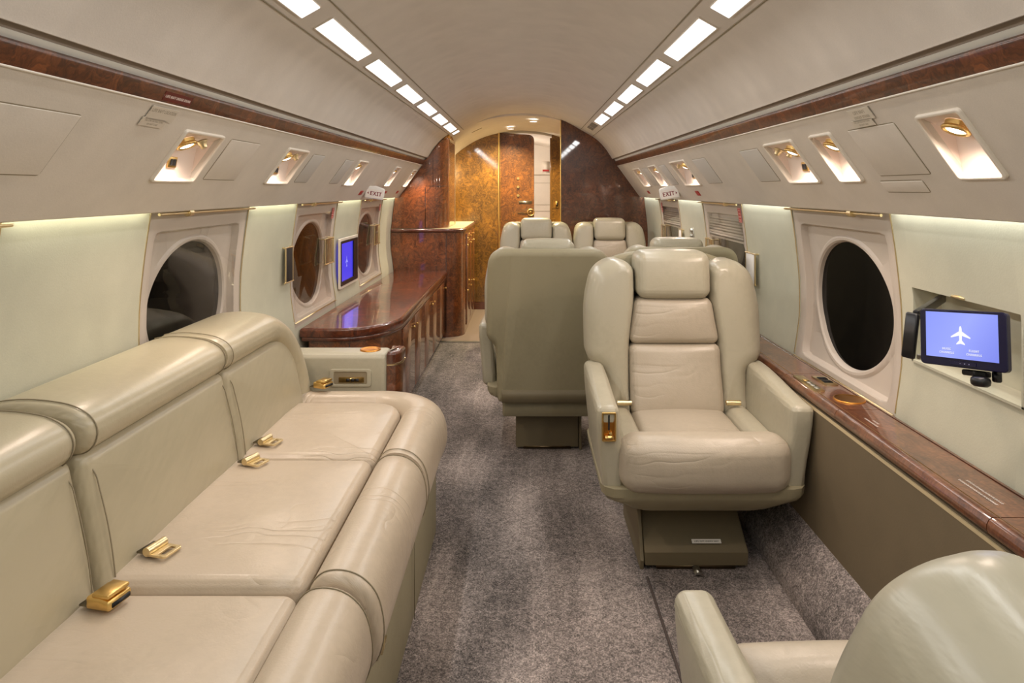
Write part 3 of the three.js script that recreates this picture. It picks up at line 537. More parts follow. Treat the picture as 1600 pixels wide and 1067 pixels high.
function makeChair(label, wide) {
  const t = thing('club_chair', label, 'armchair');
  // pedestal with sloping front, side plate, foot rail and catch
  const ped = new THREE.Shape([[-0.24, 0.010], [0.122, 0.014], [0.130, 0.058], [0.0, 0.142], [-0.06, 0.235], [-0.23, 0.235]].map((p) => new THREE.Vector2(...p)));
  const pg = extr(ped, 0.312, { bevel: 0.006 }); pg.rotateY(-PI / 2); pg.translate(0.156, 0, 0);
  const pedestal = mesh('pedestal', toCreasedNormals(pg, 0.6), M.leatherDark, t);
  mesh('floor_track', mergeGeometries([softBox(0.25, 0.018, 0.36, 0.004, { m: [1, 1, 1], k: 1, at: [0, 0.009, -0.06] })]), M.brassPale.clone(), pedestal).material.color.copy(col(120, 104, 80));
  const spl = new THREE.Shape([[-0.25, 0.0], [0.118, 0.0], [0.126, 0.03], [0.03, 0.22], [-0.24, 0.22]].map((p) => new THREE.Vector2(...p)));
  const sg = extr(spl, 0.008, { bevel: 0.002 }); sg.rotateY(-PI / 2); sg.translate(-0.166, 0, 0); mesh('side_plate', sg, M.leatherDark, pedestal);
  mesh('release_pedal', softBox(0.022, 0.01, 0.04, 0.003, { m: [1, 1, 1], k: 1, at: [-0.005, 0.014, 0.15] }), M.metal, pedestal);
  // tub under the seat
  const ringAt = (y, hw, z0, z1, r) => roundShape(-hw, z0, hw, z1, r).getSpacedPoints(72).slice(0, 72).map((p) => [p.x, y, p.y]);
  mesh('seat_tub', loft([ringAt(0.2, 0.19, -0.24, 0.14, 0.05), ringAt(0.203, 0.205, -0.255, 0.16, 0.05), ringAt(0.215, 0.225, -0.27, 0.18, 0.05), ringAt(0.262, 0.295, -0.31, 0.232, 0.05), ringAt(0.275, 0.305, -0.312, 0.238, 0.05), ringAt(0.302, 0.308, -0.312, 0.24, 0.05), ringAt(0.305, 0.303, -0.306, 0.235, 0.05)], { crease: 0.5 }), M.leatherPlain, t);
  // seat
  const seat = mesh('seat_cushion', softBox(0.335, 0.12, 0.40, 0.032, { m: [10, 2, 12], k: 4, puff: [0, 0.012, 0], at: [0, 0.358, -0.035] }), M.leatherWorn, t);
  for (const q of [-1, 1]) mesh('seat_bolster', softBox(0.086, 0.12, 0.40, 0.03, { m: [3, 2, 8], k: 4, puff: [0, 0.006, 0], at: [q * 0.208, 0.366, -0.035] }), M.leather, t);
  mesh('front_bolster', softBox(0.508, 0.168, 0.125, 0.055, { m: [16, 3, 3], k: 5, puff: [0.004, 0.004, 0.012], at: [0, 0.372, 0.207], warp: (p) => { p.z += 0.010 * Math.cos(p.x / 0.254 * 1.3) - 0.004; } }), M.leatherWorn, t);
  // arms
  for (const q of [-1, 1]) {
    const arm = mesh('armrest', softBox(0.068, 0.285, 0.47, 0.021, { m: [2, 6, 10], k: 4, puff: [0.004, 0.003, 0], at: [q * 0.290, 0.43, 0.005], warp: (p) => {
      const f = sstep(p.y, 0.28, 0.57), z = (p.z + 0.23) / 0.47;
      p.y -= f * 0.026 * sstep(z, 0.1, 1); p.x -= q * (1 - f) * 0.02; if (p.z > 0) p.z -= (1 - f) * 0.02; 
    } }), M.leather, t);
    const seamPts = []; for (let k = 0; k <= 10; k++) { const z = lerp(-0.2, 0.222, k / 10); seamPts.push([q * 0.3235, 0.55 - 0.026 * sstep((z + 0.23) / 0.47, 0.1, 1), z]); }
    mesh('arm_seam', tube(seamPts, 0.0016, 30, 5), M.leather, arm);
    if (q < 0) { // recline handle in the front of the arm
      const hp = roundShape(-0.021, -0.043, 0.021, 0.043, 0.004); hp.holes.push(roundHole(-0.0165, -0.038, 0.0165, 0.038, 0.003));
      const h = mesh('recline_handle', transformed(extr(hp, 0.007, { bevel: 0.0015 }), { pos: [q * 0.288, 0.488, 0.236] }), M.brass, arm);
      mesh('handle_well', transformed(plate(0.034, 0.078, 0.002), { pos: [q * 0.288, 0.488, 0.2375] }), M.copper, h);
      mesh('lever_slot', transformed(plate(0.005, 0.045, 0.003), { pos: [q * 0.288, 0.50, 0.240] }), M.blackSoft, h);
      mesh('lever', mergeGeometries([softBox(0.026, 0.010, 0.014, 0.003, { m: [1, 1, 1], k: 2, at: [q * 0.288, 0.459, 0.247] }), softBox(0.009, 0.014, 0.011, 0.003, { m: [1, 1, 1], k: 2, at: [q * 0.288 + 0.004, 0.469, 0.245] })]), M.brass, h);
    }
  }
  // backrest: one part that reclines about its foot
  const br = new THREE.Group(); br.name = numbered('backrest'); br.position.set(0, 0.42, -0.22); t.add(br);
  const bmesh = (n, g, m) => mesh(n, g.translate(0, -0.42, 0.22), m, br);
  bmesh('back_shell', padded(wide ? [[-0.232, 0.245, 0.02], [0.232, 0.245, 0.02], [0.238, 0.50, 0.03], [0.300, 0.535, 0.03], [0.298, 0.79, 0.2], [0.262, 0.905, 0.12], [0.15, 0.952, 0.12], [-0.15, 0.952, 0.12], [-0.262, 0.905, 0.12], [-0.298, 0.79, 0.2], [-0.300, 0.535, 0.03], [-0.238, 0.50, 0.03]] : [[-0.252, 0.245, 0.02], [0.252, 0.245, 0.02], [0.262, 0.50, 0.03], [0.308, 0.535, 0.03], [0.298, 0.93, 0.085], [-0.298, 0.93, 0.085], [-0.308, 0.535, 0.03], [-0.262, 0.50, 0.03]], 0.03, { depth: 0.075, rim: 0.032, puff: 0.003, flat: true, back: 0, n: 180, warp: (p) => { p[0] *= 1; const z = p[2]; p[2] = -(z) - 0.285 + lean(p[1]) * 0.9; p[0] *= 1; } }), M.leatherPlain);
  mesh('back_band', softBox(0.462, 0.058, 0.012, 0.005, { m: [8, 2, 1], k: 2, at: [0, 0.278, -0.361] }), M.leatherDark, t);
  mesh('rear_skirt', softBox(0.455, 0.075, 0.03, 0.01, { m: [8, 2, 1], k: 2, at: [0, 0.215, -0.318] }), M.leatherPlain, t);
  // wings
  for (const q of [-1, 1]) {
    const pts = [[0.160, 0.40, 0.01], [0.258, 0.40, 0.03], [0.262, 0.54, 0.02], [0.316, 0.585, 0.03], [0.318, 0.78, 0.25], [0.290, 0.895, 0.12], [0.222, 0.940, 0.09], [0.138, 0.915, 0.035], [0.137, 0.80, 0.04], [0.161, 0.63, 0.05]].map((p) => [p[0] * q, p[1], p[2]]);
    bmesh('back_wing', padded(pts, 0.02, { depth: 0.17, rim: 0.06, puff: 0.003, flat: true, back: -0.315, n: 190, share: (x, y) => lerp(0.45, 1, sstep(Math.abs(x), 0.15, 0.235)) * lerp(0.4, 1, sstep(y, 0.40, 0.50)), warp: leanW }), M.leather);
  }
  // back cushions and headrest
  bmesh('lower_back_cushion', softBox(0.328, 0.245, 0.13, 0.028, { m: [12, 10, 2], k: 4, puff: [0, 0, 0.016], at: [0, 0.515, -0.215], warp: (p) => { p.z += 0.03 * sstep(0.60 - p.y, 0, 0.2); leanV(p); } }), M.leatherWorn);
  bmesh('upper_back_cushion', softBox(0.302, 0.164, 0.13, 0.028, { m: [12, 8, 2], k: 4, puff: [0, 0, 0.014], at: [0, 0.717, -0.218], warp: (p) => { const k = (p.y - 0.717) / 0.081; p.x *= 1 - 0.085 * k; leanV(p); } }), M.leatherWorn);
  bmesh('headrest', softBox(0.266, 0.166, 0.15, 0.034, { m: [10, 6, 3], k: 5, puff: [0.003, 0.006, 0.008], at: [0, 0.88, -0.212], warp: leanV }), M.leather);
  // seat belt ends
  for (const q of [-1, 1]) mesh('belt_end', rodGeo([q * 0.165, 0.446, -0.125], [q * 0.215, 0.446, -0.125], 0.009, 14), M.brassPale, t);
  return t;
}
const chairA = makeChair('beige leather club chair facing the viewer, in full view with brass recline handle', true);
chairA.position.set(0.562, 0, -2.285);
{ // white placard on the front chair's pedestal
  const m = printed(512, 80, (g, w, h) => { g.fillStyle = '#e9e4da'; g.fillRect(0, 0, w, h); g.fillStyle = '#5a5148'; g.font = 'bold 40px sans-serif'; g.textAlign = 'center'; g.textBaseline = 'middle'; g.fillText('LIFE VEST UNDER SEAT', w / 2, h / 2, w * 0.9); });
  const g = plate(0.092, 0.014, 0.001); g.rotateX(-Math.atan2(0.13, 0.082)); 
  const pl = mesh('placard', g, m, chairA.children.find((c) => c.name.startsWith('pedestal'))); pl.position.set(0.035, 0.082, 0.1075); pl.userData.label = 'white LIFE VEST placard';
}
const chairB = makeChair('beige leather club chair with its plain olive back turned to the viewer', false);
chairB.position.set(0.128, 0, -3.41); chairB.rotation.y = PI;
for (const k of chairB.children) if (k.name.startsWith('armrest')) k.position.x = Math.sign(k.geometry.attributes.position.getX(0)) * 0.03;
function plainCopy(of) { const c = of.clone(), ped = c.children.find((k) => k.name.startsWith('pedestal')), pl = ped.children.find((k) => k.name.startsWith('placard')); if (pl) ped.remove(pl); return c; }
chairB.scale.set(0.89, 1, 1);
const narrow = (c, w = 0.9) => { c.scale.set(w, 1, 1); for (const k of c.children) if (k.name.startsWith('armrest')) k.position.x = -Math.sign(k.geometry.attributes.position.getX(0)) * 0.028; return c; }; // arms drawn in
const chairC = narrow(copyOf(plainCopy(chairB), 'club_chair', 'club chair right behind the full-view chair, only the top of its back showing', [0.73, 0, -3.50], PI), 0.86);
const chairD = narrow(copyOf(plainCopy(chairB), 'club_chair', 'left of the two farthest club chairs, its headrest in front of the doorway', [0.115, 0, -5.17], 0));
const chairE = narrow(copyOf(plainCopy(chairB), 'club_chair', 'right of the two farthest club chairs, in front of the dark wood partition', [0.688, 0, -5.17], 0));
const chairF = copyOf(plainCopy(chairA), 'club_chair', 'nearest beige club chair, back turned and reclined, cut off by the lower right corner', [0.574, 0, -0.885], PI);
chairF.scale.set(0.955, 1, 1);
{ const b = chairF.children.find((k) => k.name.startsWith('backrest')); b.rotation.x = -0.225; b.children.find((k) => k.name.startsWith('headrest')).position.set(0, -0.045, 0.02); } // reclined, headrest down

// ------------------------------------------------------------------ sofa along the left wall
{
  const t = thing('sofa', 'long beige leather three-seat sofa along the left wall', 'sofa', [0, 0, 0]);
  const ends = [[0.62, 1.288], [1.294, 1.902], [1.908, 2.42]];
  // base skirt
  const sk = outlineShape([[-0.86, 0.6, 0.02], [-0.285, 0.6, 0.02], [-0.285, 2.50, 0.10], [-0.86, 2.50, 0.02]], 0.02);
  const skg = extr(sk, 0.30, { bevel: 0.006 }); skg.rotateX(-PI / 2); mesh('base', toCreasedNormals(skg, 0.6), M.leatherPlain, t);
  for (const d of [1.28, 1.9]) mesh('base_seam', softBox(0.002, 0.26, 0.004, 0.0008, { m: [1, 1, 1], k: 1, at: [-0.2785, 0.14, -d] }), M.seam, t);
  for (const [d, y] of [[1.48, 0.215], [1.75, 0.235], [2.1, 0.23], [1.08, 0.2]]) mesh('base_latch', softBox(0.006, 0.012, 0.05, 0.002, { m: [1, 1, 1], k: 1, at: [-0.2775, y, -d] }), M.brassPale, t);
  // seat cushions
  for (const i of [0, 1]) {
    const [a, b] = ends[i], dx = i ? 0 : 0, dy = i ? 0 : -0.008;
    mesh('seat_cushion', softBox(0.52, 0.20, b - a, 0.03, { m: [12, 2, 14], k: 4, puff: [0, 0.008, 0], at: [-0.65, 0.353 + dy, -(a + b) / 2] }), M.sofaWorn, t);
  }
  { // far cushion with a rounded front corner
    const pts = [[-0.91, 1.912, 0.02], [-0.39, 1.912, 0.02], [-0.39, 2.412, 0.13], [-0.91, 2.412, 0.02]];
    const g = padded(pts, 0.02, { depth: 0.20, rim: 0.03, puff: 0.008, back: 0.253, n: 140 }); g.rotateX(-PI / 2); mesh('seat_cushion', g, M.sofaWorn, t);
  }
  // front bolsters: profile (o outwards from the cushion edge, Y)
  const BP = spline2([[0.0, 0.30], [0.0, 0.40], [0.006, 0.438], [0.03, 0.462], [0.065, 0.466], [0.10, 0.454], [0.128, 0.425], [0.142, 0.38], [0.143, 0.335], [0.13, 0.295], [0.11, 0.272]], 30).concat([[0.10, 0.268], [0.0, 0.268]]);
  for (const i of [0, 1]) {
    const [a, b] = ends[i], dy = i ? 0 : -0.008, dxx = i ? 0 : -0.012;
    const ring = BP.map(([o, y]) => [-0.387 + o + dxx, y + dy]);
    mesh('front_bolster', prism(ring, a, b, { r: 0.02, crease: 0.9 }), M.sofaWorn, t);
    for (const d of [a + 0.02, b - 0.02]) mesh('piping', tube(BP.slice(2, 28).map(([o, y]) => { const cx = 0.07, cy = 0.37; return [-0.387 + o + dxx + (o - cx) * 0.01, y + dy + (y - cy) * 0.01, -d]; }), 0.0013, 60, 6), M.seam, t);
  }
  { // far bolster turns the corner along the sofa end
    const path = []; const R = 0.13, cx = -0.387 - R, cd = 2.418 - R;
    for (let k = 0; k <= 10; k++) path.push([-0.387, lerp(1.908, cd, k / 10), 1, 0]);
    for (let k = 1; k <= 14; k++) { const a = k / 14 * PI / 2; path.push([cx + R * Math.cos(a), cd + R * Math.sin(a), Math.cos(a), Math.sin(a)]); }
    for (let k = 1; k <= 10; k++) path.push([lerp(cx, -0.93, k / 10), 2.418, 0, 1]);
    const loops = path.map(([x, d, nx, nd], j) => { const wd = lerp(1, 0.95, nd) * (1 + 0.42 * nx * nd), inset = j === 0 ? 0.97 : 1; return BP.map(([o, y]) => { const oo = 0.07 + (o * wd - 0.07) * inset, yy = 0.37 + (y - 0.37) * inset; return [x + nx * oo, yy, -(d + nd * oo)]; }); });
    mesh('corner_bolster', loft(loops, { crease: 1.0 }), M.sofaWorn, t);
    mesh('piping', tube(BP.slice(2, 28).map(([o, y]) => [-0.387 + o + (o - 0.07) * 0.012, y + (y - 0.37) * 0.012, -1.926]), 0.0013, 60, 6), M.seam, t);
  }
  // backrest: lower pads
  const padX = (y) => lerp(-0.752, -0.802, (y - 0.43) / 0.25);
  const backPad = (a, b, far, dx) => {
    const r = far ? 0.2 : 0.02, pts = [[a, 0.40, 0.02], [b, 0.40, 0.02], [b, 0.69, r], [a, 0.69, 0.02]];
    const g = padded(pts, 0.02, { depth: 0.16, rim: 0.022, puff: 0.007, back: -0.16, n: 150, warp: (p) => { const d = p[0], y = p[1], z = p[2]; p[0] = padX(y) + z + dx; p[1] = y; p[2] = -d; } });
    mesh('back_cushion', g, M.sofa, t);
  };
  backPad(ends[0][0], ends[0][1], false, -0.013); backPad(ends[1][0], ends[1][1], false, 0); backPad(1.908, 2.45, true, 0);
  // head rolls
  const RP = spline2([[-0.004, -0.835], [0.0, -0.812], [0.016, -0.795], [0.042, -0.79], [0.066, -0.802], [0.086, -0.835], [0.096, -0.885], [0.098, -0.94], [0.090, -0.99], [0.07, -1.02]], 30).concat([[0.0, -1.03], [-0.02, -0.99], [-0.02, -0.86]]);
  for (const i of [0, 1]) {
    const [a, b] = ends[i], dx = i ? 0 : -0.013, dy = i ? 0 : -0.006;
    mesh('head_roll', prism(RP.map(([q, x]) => [x + dx, 0.69 + q + dy]), a, b, { r: 0.02, crease: 1.0 }), M.sofa, t);
    for (const d of [a + 0.022, b - 0.022]) { const pts = RP.slice(2, 27).map(([q, x]) => [x + dx + (x + 0.92) * 0.012, 0.69 + q + dy + (q - 0.03) * 0.03, -d]); for (let k = 1; k <= 8; k++) { const y = lerp(0.68, 0.43, k / 8); pts.unshift([padX(y) + dx + 0.008 * Math.sin(k / 8 * PI), y, -d + (i ? 0 : 0)]); } mesh('piping', tube(pts, 0.0013, 80, 6), M.seam, t); }
  }
  { // far roll bends down around the end of the back
    const R = 0.2, cd = 2.45 - R, cy = 0.69 - R, path = [];
    for (let k = 0; k <= 8; k++) path.push([lerp(1.908, cd, k / 8), 0.69, 0, 1]);
    for (let k = 1; k <= 18; k++) { const a = k / 18 * PI / 2; path.push([cd + R * Math.sin(a), cy + R * Math.cos(a), Math.sin(a), Math.cos(a)]); }
    for (let k = 1; k <= 4; k++) path.push([2.45, lerp(cy, 0.40, k / 4), 1, 0]);
    const loops = path.map(([d, y, nd, ny], j) => { const ins = j === 0 ? 0.96 : 1; return RP.map(([q, x]) => { const qq = 0.03 + (q - 0.03) * ins, xx = -0.92 + (x + 0.92) * ins, yy = y + ny * qq; return [xx + (0.69 - Math.max(0.43, y)) * 0.2 * (x > -0.95 ? 1 : 0.55), yy, -(d + nd * qq)]; }); });
    mesh('head_roll', loft(loops, { crease: 1.0 }), M.sofa, t);
    const pp = RP.slice(2, 27).map(([q, x]) => [x + (x + 0.92) * 0.012, 0.69 + q + (q - 0.03) * 0.03, -1.93]); for (let k = 1; k <= 8; k++) { const y = lerp(0.68, 0.43, k / 8); pp.unshift([padX(y) + 0.008 * Math.sin(k / 8 * PI), y, -1.93]); } mesh('piping', tube(pp, 0.0013, 80, 6), M.seam, t);
  }
  // end arm with cup holder and control niche
  const arm = mesh('armrest', softBox(0.42, 0.47, 0.125, 0.026, { m: [10, 8, 2], k: 4, at: [-0.697, 0.342, -2.64], crease: PI }), M.leatherPlain.clone(), t); arm.material.color.copy(col(176, 170, 150)); arm.material.roughness = 0.42;
  const nf = roundShape(-0.078, -0.033, 0.078, 0.033, 0.012); nf.holes.push(roundHole(-0.062, -0.023, 0.062, 0.023, 0.006));
  const niche = mesh('control_niche', transformed(extr(nf, 0.004, { bevel: 0.002 }), { pos: [-0.625, 0.488, -2.578] }), arm.material, arm);
  mesh('niche_back', transformed(plate(0.124, 0.046, 0.002), { pos: [-0.625, 0.488, -2.5765] }), M.seam, niche);
  mesh('control_plate', softBox(0.094, 0.020, 0.005, 0.002, { m: [1, 1, 1], k: 1, at: [-0.621, 0.481, -2.574] }), M.brass, niche);
  for (let k = 0; k < 3; k++) mesh('control_button', softBox(0.013, 0.011, 0.004, 0.001, { m: [1, 1, 1], k: 1, at: [-0.633 + k * 0.017, 0.481, -2.571] }), M.blackSoft, niche);
  const cup = mesh('cup_holder', new THREE.LatheGeometry([[0.0, -0.001], [0.030, -0.001], [0.034, 0.002], [0.036, 0.003], [0.0385, 0.002], [0.039, -0.002]].map((p) => new THREE.Vector2(...p)), 36), M.copper, arm); cup.position.set(-0.565, 0.579, -2.642);
  const cap = outlineShape([[-0.492, 2.582, 0.003], [-0.462, 2.582, 0.02], [-0.440, 2.62, 0.03], [-0.440, 2.70, 0.01], [-0.492, 2.70, 0.003]], 0.01);
  const capg = extr(cap, 0.43, { bevel: 0.003 }); capg.rotateX(-PI / 2); capg.translate(0, 0.10, 0); mesh('wood_end', toCreasedNormals(capg, 0.6), M.burl, t);
  const capT = extr(cap, 0.028, { bevel: 0.012, seg: 5 }); capT.rotateX(-PI / 2); capT.translate(0, 0.542, 0); mesh('wood_cap', toCreasedNormals(capT, 0.9), M.veneerDark, t);
  mesh('cap_band', transformed(extr(cap, 0.003), { rot: [-PI / 2, 0, 0], pos: [0.002, 0.533, 0.002] }), M.brassPale, t);
}
// seat belt ends on the sofa
function beltBox(label, pos, turn) {
  const t = thing('belt_buckle', label, 'seat belt', pos, turn);
  mesh('latch_body', softBox(0.052, 0.022, 0.05, 0.005, { m: [2, 1, 2], k: 3, crease: 0.7, at: [0, 0.014, 0], warp: (p) => { if (p.z > 0) p.y += (p.y > 0.014 ? -0.004 : 0); } }), M.brass, t);
  mesh('latch_lid', softBox(0.05, 0.008, 0.036, 0.004, { m: [2, 1, 2], k: 3, crease: 0.8, at: [0, 0.027, 0.004] }), M.brass, t);
  mesh('latch_slot', softBox(0.04, 0.008, 0.004, 0.001, { m: [1, 1, 1], k: 1, at: [0, 0.012, 0.0255] }), M.blackSoft, t);
  mesh('belt_webbing', softBox(0.045, 0.004, 0.02, 0.0015, { m: [1, 1, 2], k: 1, at: [0, 0.006, -0.032] }), M.leatherDark, t);
  return t;
}
function beltTongue(label, pos, turn) {
  const t = thing('belt_tongue', label, 'seat belt', pos, turn);
  const sh = roundShape(-0.024, -0.012, 0.024, 0.036, 0.006); sh.holes.push(roundHole(-0.016, 0.014, 0.016, 0.028, 0.003));
  const g = extr(sh, 0.003, { bevel: 0.0008 }); g.rotateX(PI / 2); g.translate(0, 0.006, 0); mesh('tongue_plate', g, M.brassPale, t);
  mesh('tongue_roller', mergeGeometries([rodGeo([-0.024, 0.010, -0.008], [0.024, 0.010, -0.008], 0.009, 16)]), M.brassPale, t);
  mesh('belt_webbing', softBox(0.045, 0.004, 0.02, 0.0015, { m: [1, 1, 2], k: 1, at: [0, 0.006, -0.024] }), M.leatherDark, t);
  return t;
}
beltBox('brass seat belt buckle at the far end of the sofa beside the armrest', [-0.70, 0.477, -2.485], 1.2);
beltTongue('brass seat belt tongue on the far sofa seat, next to the seam', [-0.715, 0.460, -1.99], 1.35);
beltTongue('small brass seat belt tongue on the middle sofa seat by the far seam', [-0.70, 0.460, -1.845], 1.2);
beltTongue('large brass seat belt tongue on the middle sofa seat by the near seam', [-0.712, 0.460, -1.392], 1.3);
beltBox('large brass seat belt buckle on the nearest sofa seat', [-0.715, 0.452, -1.23], 1.35);

// ------------------------------------------------------------------ low credenza along the left wall
{
  const t = thing('credenza', 'low glossy burl wood credenza with bowed end along the left wall', 'credenza');
  const outline2 = (inset, xw = -1.03) => { const e = inset, c = new THREE.CatmullRomCurve3([V3(xw, 3.235 + e, 0), V3(-0.87, 3.225 + e, 0), V3(-0.78, 3.24 + e, 0), V3(-0.69, 3.30 + e, 0), V3(-0.63 - e, 3.40 + e, 0), V3(-0.597 - e, 3.53 + e, 0)], false, 'centripetal').getPoints(28).map((p) => new THREE.Vector2(p.x, p.y)); return new THREE.Shape([...c, new THREE.Vector2(-0.597 - e, 5.545), new THREE.Vector2(xw, 5.545)]); };
  const tg = extr(outline2(0, -1.028), 0.022, { bevel: 0.012, seg: 5 }); tg.rotateX(-PI / 2); tg.translate(0, 0.506, 0); mesh('top', toCreasedNormals(tg, 0.9), M.burlRed, t);
  const eg = extr(outline2(0.004, -1.02), 0.010, { bevel: 0.005, seg: 3 }); eg.rotateX(-PI / 2); eg.translate(0, 0.483, 0); mesh('edge_band', toCreasedNormals(eg, 0.9), M.veneerDark, t);
  const bg = extr(outline2(0.02, -0.992), 0.44, { bevel: 0.002 }); bg.rotateX(-PI / 2); bg.translate(0, 0.04, 0); mesh('body', toCreasedNormals(bg, 0.6), M.burlWarm, t);
  const kg = extr(outline2(0.05, -0.975), 0.04, {}); kg.rotateX(-PI / 2); mesh('plinth', kg, M.blackSoft, t);
  const ds = [3.60, 3.98, 4.37, 4.76, 5.15, 5.53];
  for (let i = 0; i + 1 < ds.length; i++) {
    const dr = mesh('door', softBox(0.012, 0.405, ds[i + 1] - ds[i] - 0.003, 0.003, { m: [1, 1, 1], k: 2, crease: 0.6, at: [-0.613, 0.262, -(ds[i] + ds[i + 1]) / 2] }), M.burlWarm, t);
    mesh('knob', transformed(new THREE.SphereGeometry(0.007, 14, 10), { pos: [-0.602, 0.41, -(ds[i] + (i % 2 ? 0.05 : ds[i + 1] - ds[i] - 0.05))] }), M.brass, dr);
  }
  mesh('end_joint', softBox(0.002, 0.40, 0.004, 0.0008, { m: [1, 1, 1], k: 1, at: [-0.80, 0.262, -3.252] }), M.blackSoft, t);
}
// ------------------------------------------------------------------ tall cabinets at the left front
function cabRing(yLevel, xR, dF, dBk, r) {
  const pts = [], iX = Math.min(1.055, profile(yLevel)) - 0.004;
  for (let k = 0; k <= 8; k++) pts.push([lerp(-1.06, xR - r, k / 8), dF]);
  for (let k = 1; k <= 14; k++) { const a = k / 14 * PI / 2; pts.push([xR - r + r * Math.sin(a), dF + r - r * Math.cos(a)]); }
  for (let k = 1; k <= 6; k++) pts.push([xR, lerp(dF + r, dBk, k / 6)]);
  pts.push([-1.06, dBk]);
  return pts.map(([x, d]) => [Math.max(x, -iX), yLevel, -d]);
}
{
  const t = thing('base_cabinet', 'glossy burl wood lower cabinet with rounded corner and counter', 'cabinet');
  const ysL = [0, 0.02, 0.2, 0.4, 0.575, 0.7, 0.843];
  mesh('body', loft(ysL.map((y) => cabRing(y, -0.467, 5.552, 6.8, 0.14)), { crease: 0.5 }), M.burlWarm, t);
  const top = (xR, r, y0, y1, e) => loft([cabRing(y0, xR + e - 0.006, 5.552 - e + 0.006, 6.82, r + e), cabRing(y0 + 0.006, xR + e, 5.552 - e, 6.82, r + e), cabRing(y1 - 0.006, xR + e, 5.552 - e, 6.82, r + e), cabRing(y1, xR + e - 0.006, 5.552 - e + 0.006, 6.82, r + e)], { crease: 0.9 });
  mesh('counter_edge', top(-0.467, 0.14, 0.845, 0.872, 0.012), M.veneerDark, t);
  mesh('countertop', loft([cabRing(0.872, -0.475, 5.57, 6.80, 0.14), cabRing(0.877, -0.475, 5.57, 6.80, 0.14)], { crease: 0.5 }), std({ color: col(214, 200, 160), roughness: 0.35 }), t);
  mesh('door_joint', softBox(0.004, 0.8, 0.002, 0.0008, { m: [1, 1, 1], k: 1, at: [-0.607, 0.44, -5.551] }), M.blackSoft, t);
  for (const [d, y0, y1] of [[5.78, 0.06, 0.82], [6.12, 0.06, 0.82], [6.46, 0.06, 0.82]]) {
    const dr = mesh('door', softBox(0.008, y1 - y0, 0.325, 0.003, { m: [1, 1, 1], k: 1, crease: 0.6, at: [-0.463, (y0 + y1) / 2, -(d + 0.165)] }), M.burlWarm, t);
    for (const y of [0.34, 0.72, 0.78]) mesh('knob', transformed(new THREE.SphereGeometry(0.008, 12, 8), { pos: [-0.455, y, -(d + 0.05)] }), M.brass, dr);
  }
}
{
  const t = thing('wall_cabinet', 'tall burl wood upper cabinet with rounded glossy corner reaching the ceiling', 'cabinet');
  const yu = [0.878, 0.95, 1.05, 1.126, 1.13, 1.2, 1.3, 1.386, 1.40, 1.427, 1.45, 1.50, 1.55, 1.59, 1.615, 1.632];
  mesh('body', loft(yu.map((y) => cabRing(y, -0.6, 5.556, 6.2, 0.17)), { crease: 0.5 }), M.burlWarm, t);
  mesh('door_joint', softBox(0.003, 0.33, 0.002, 0.0008, { m: [1, 1, 1], k: 1, at: [-0.775, 1.045, -5.555] }), M.blackSoft, t);
  const jp = []; for (let k = 0; k <= 14; k++) { const a = k / 14 * PI / 2; jp.push([-0.77 + 0.1705 * Math.sin(a), 1.217, -(5.726 - 0.1705 * Math.cos(a))]); }
  mesh('door_joint', tube(jp, 0.0018, 30, 5), M.blackSoft, t);
  mesh('door_joint', softBox(0.003, 0.33, 0.002, 0.0008, { m: [1, 1, 1], k: 1, at: [-0.715, 1.385, -5.566] }), M.blackSoft, t);
  mesh('edge_trim', rodGeo([-0.5995, 0.88, -6.19], [-0.5995, 1.62, -6.19], 0.003, 8), M.brassPale, t);
}
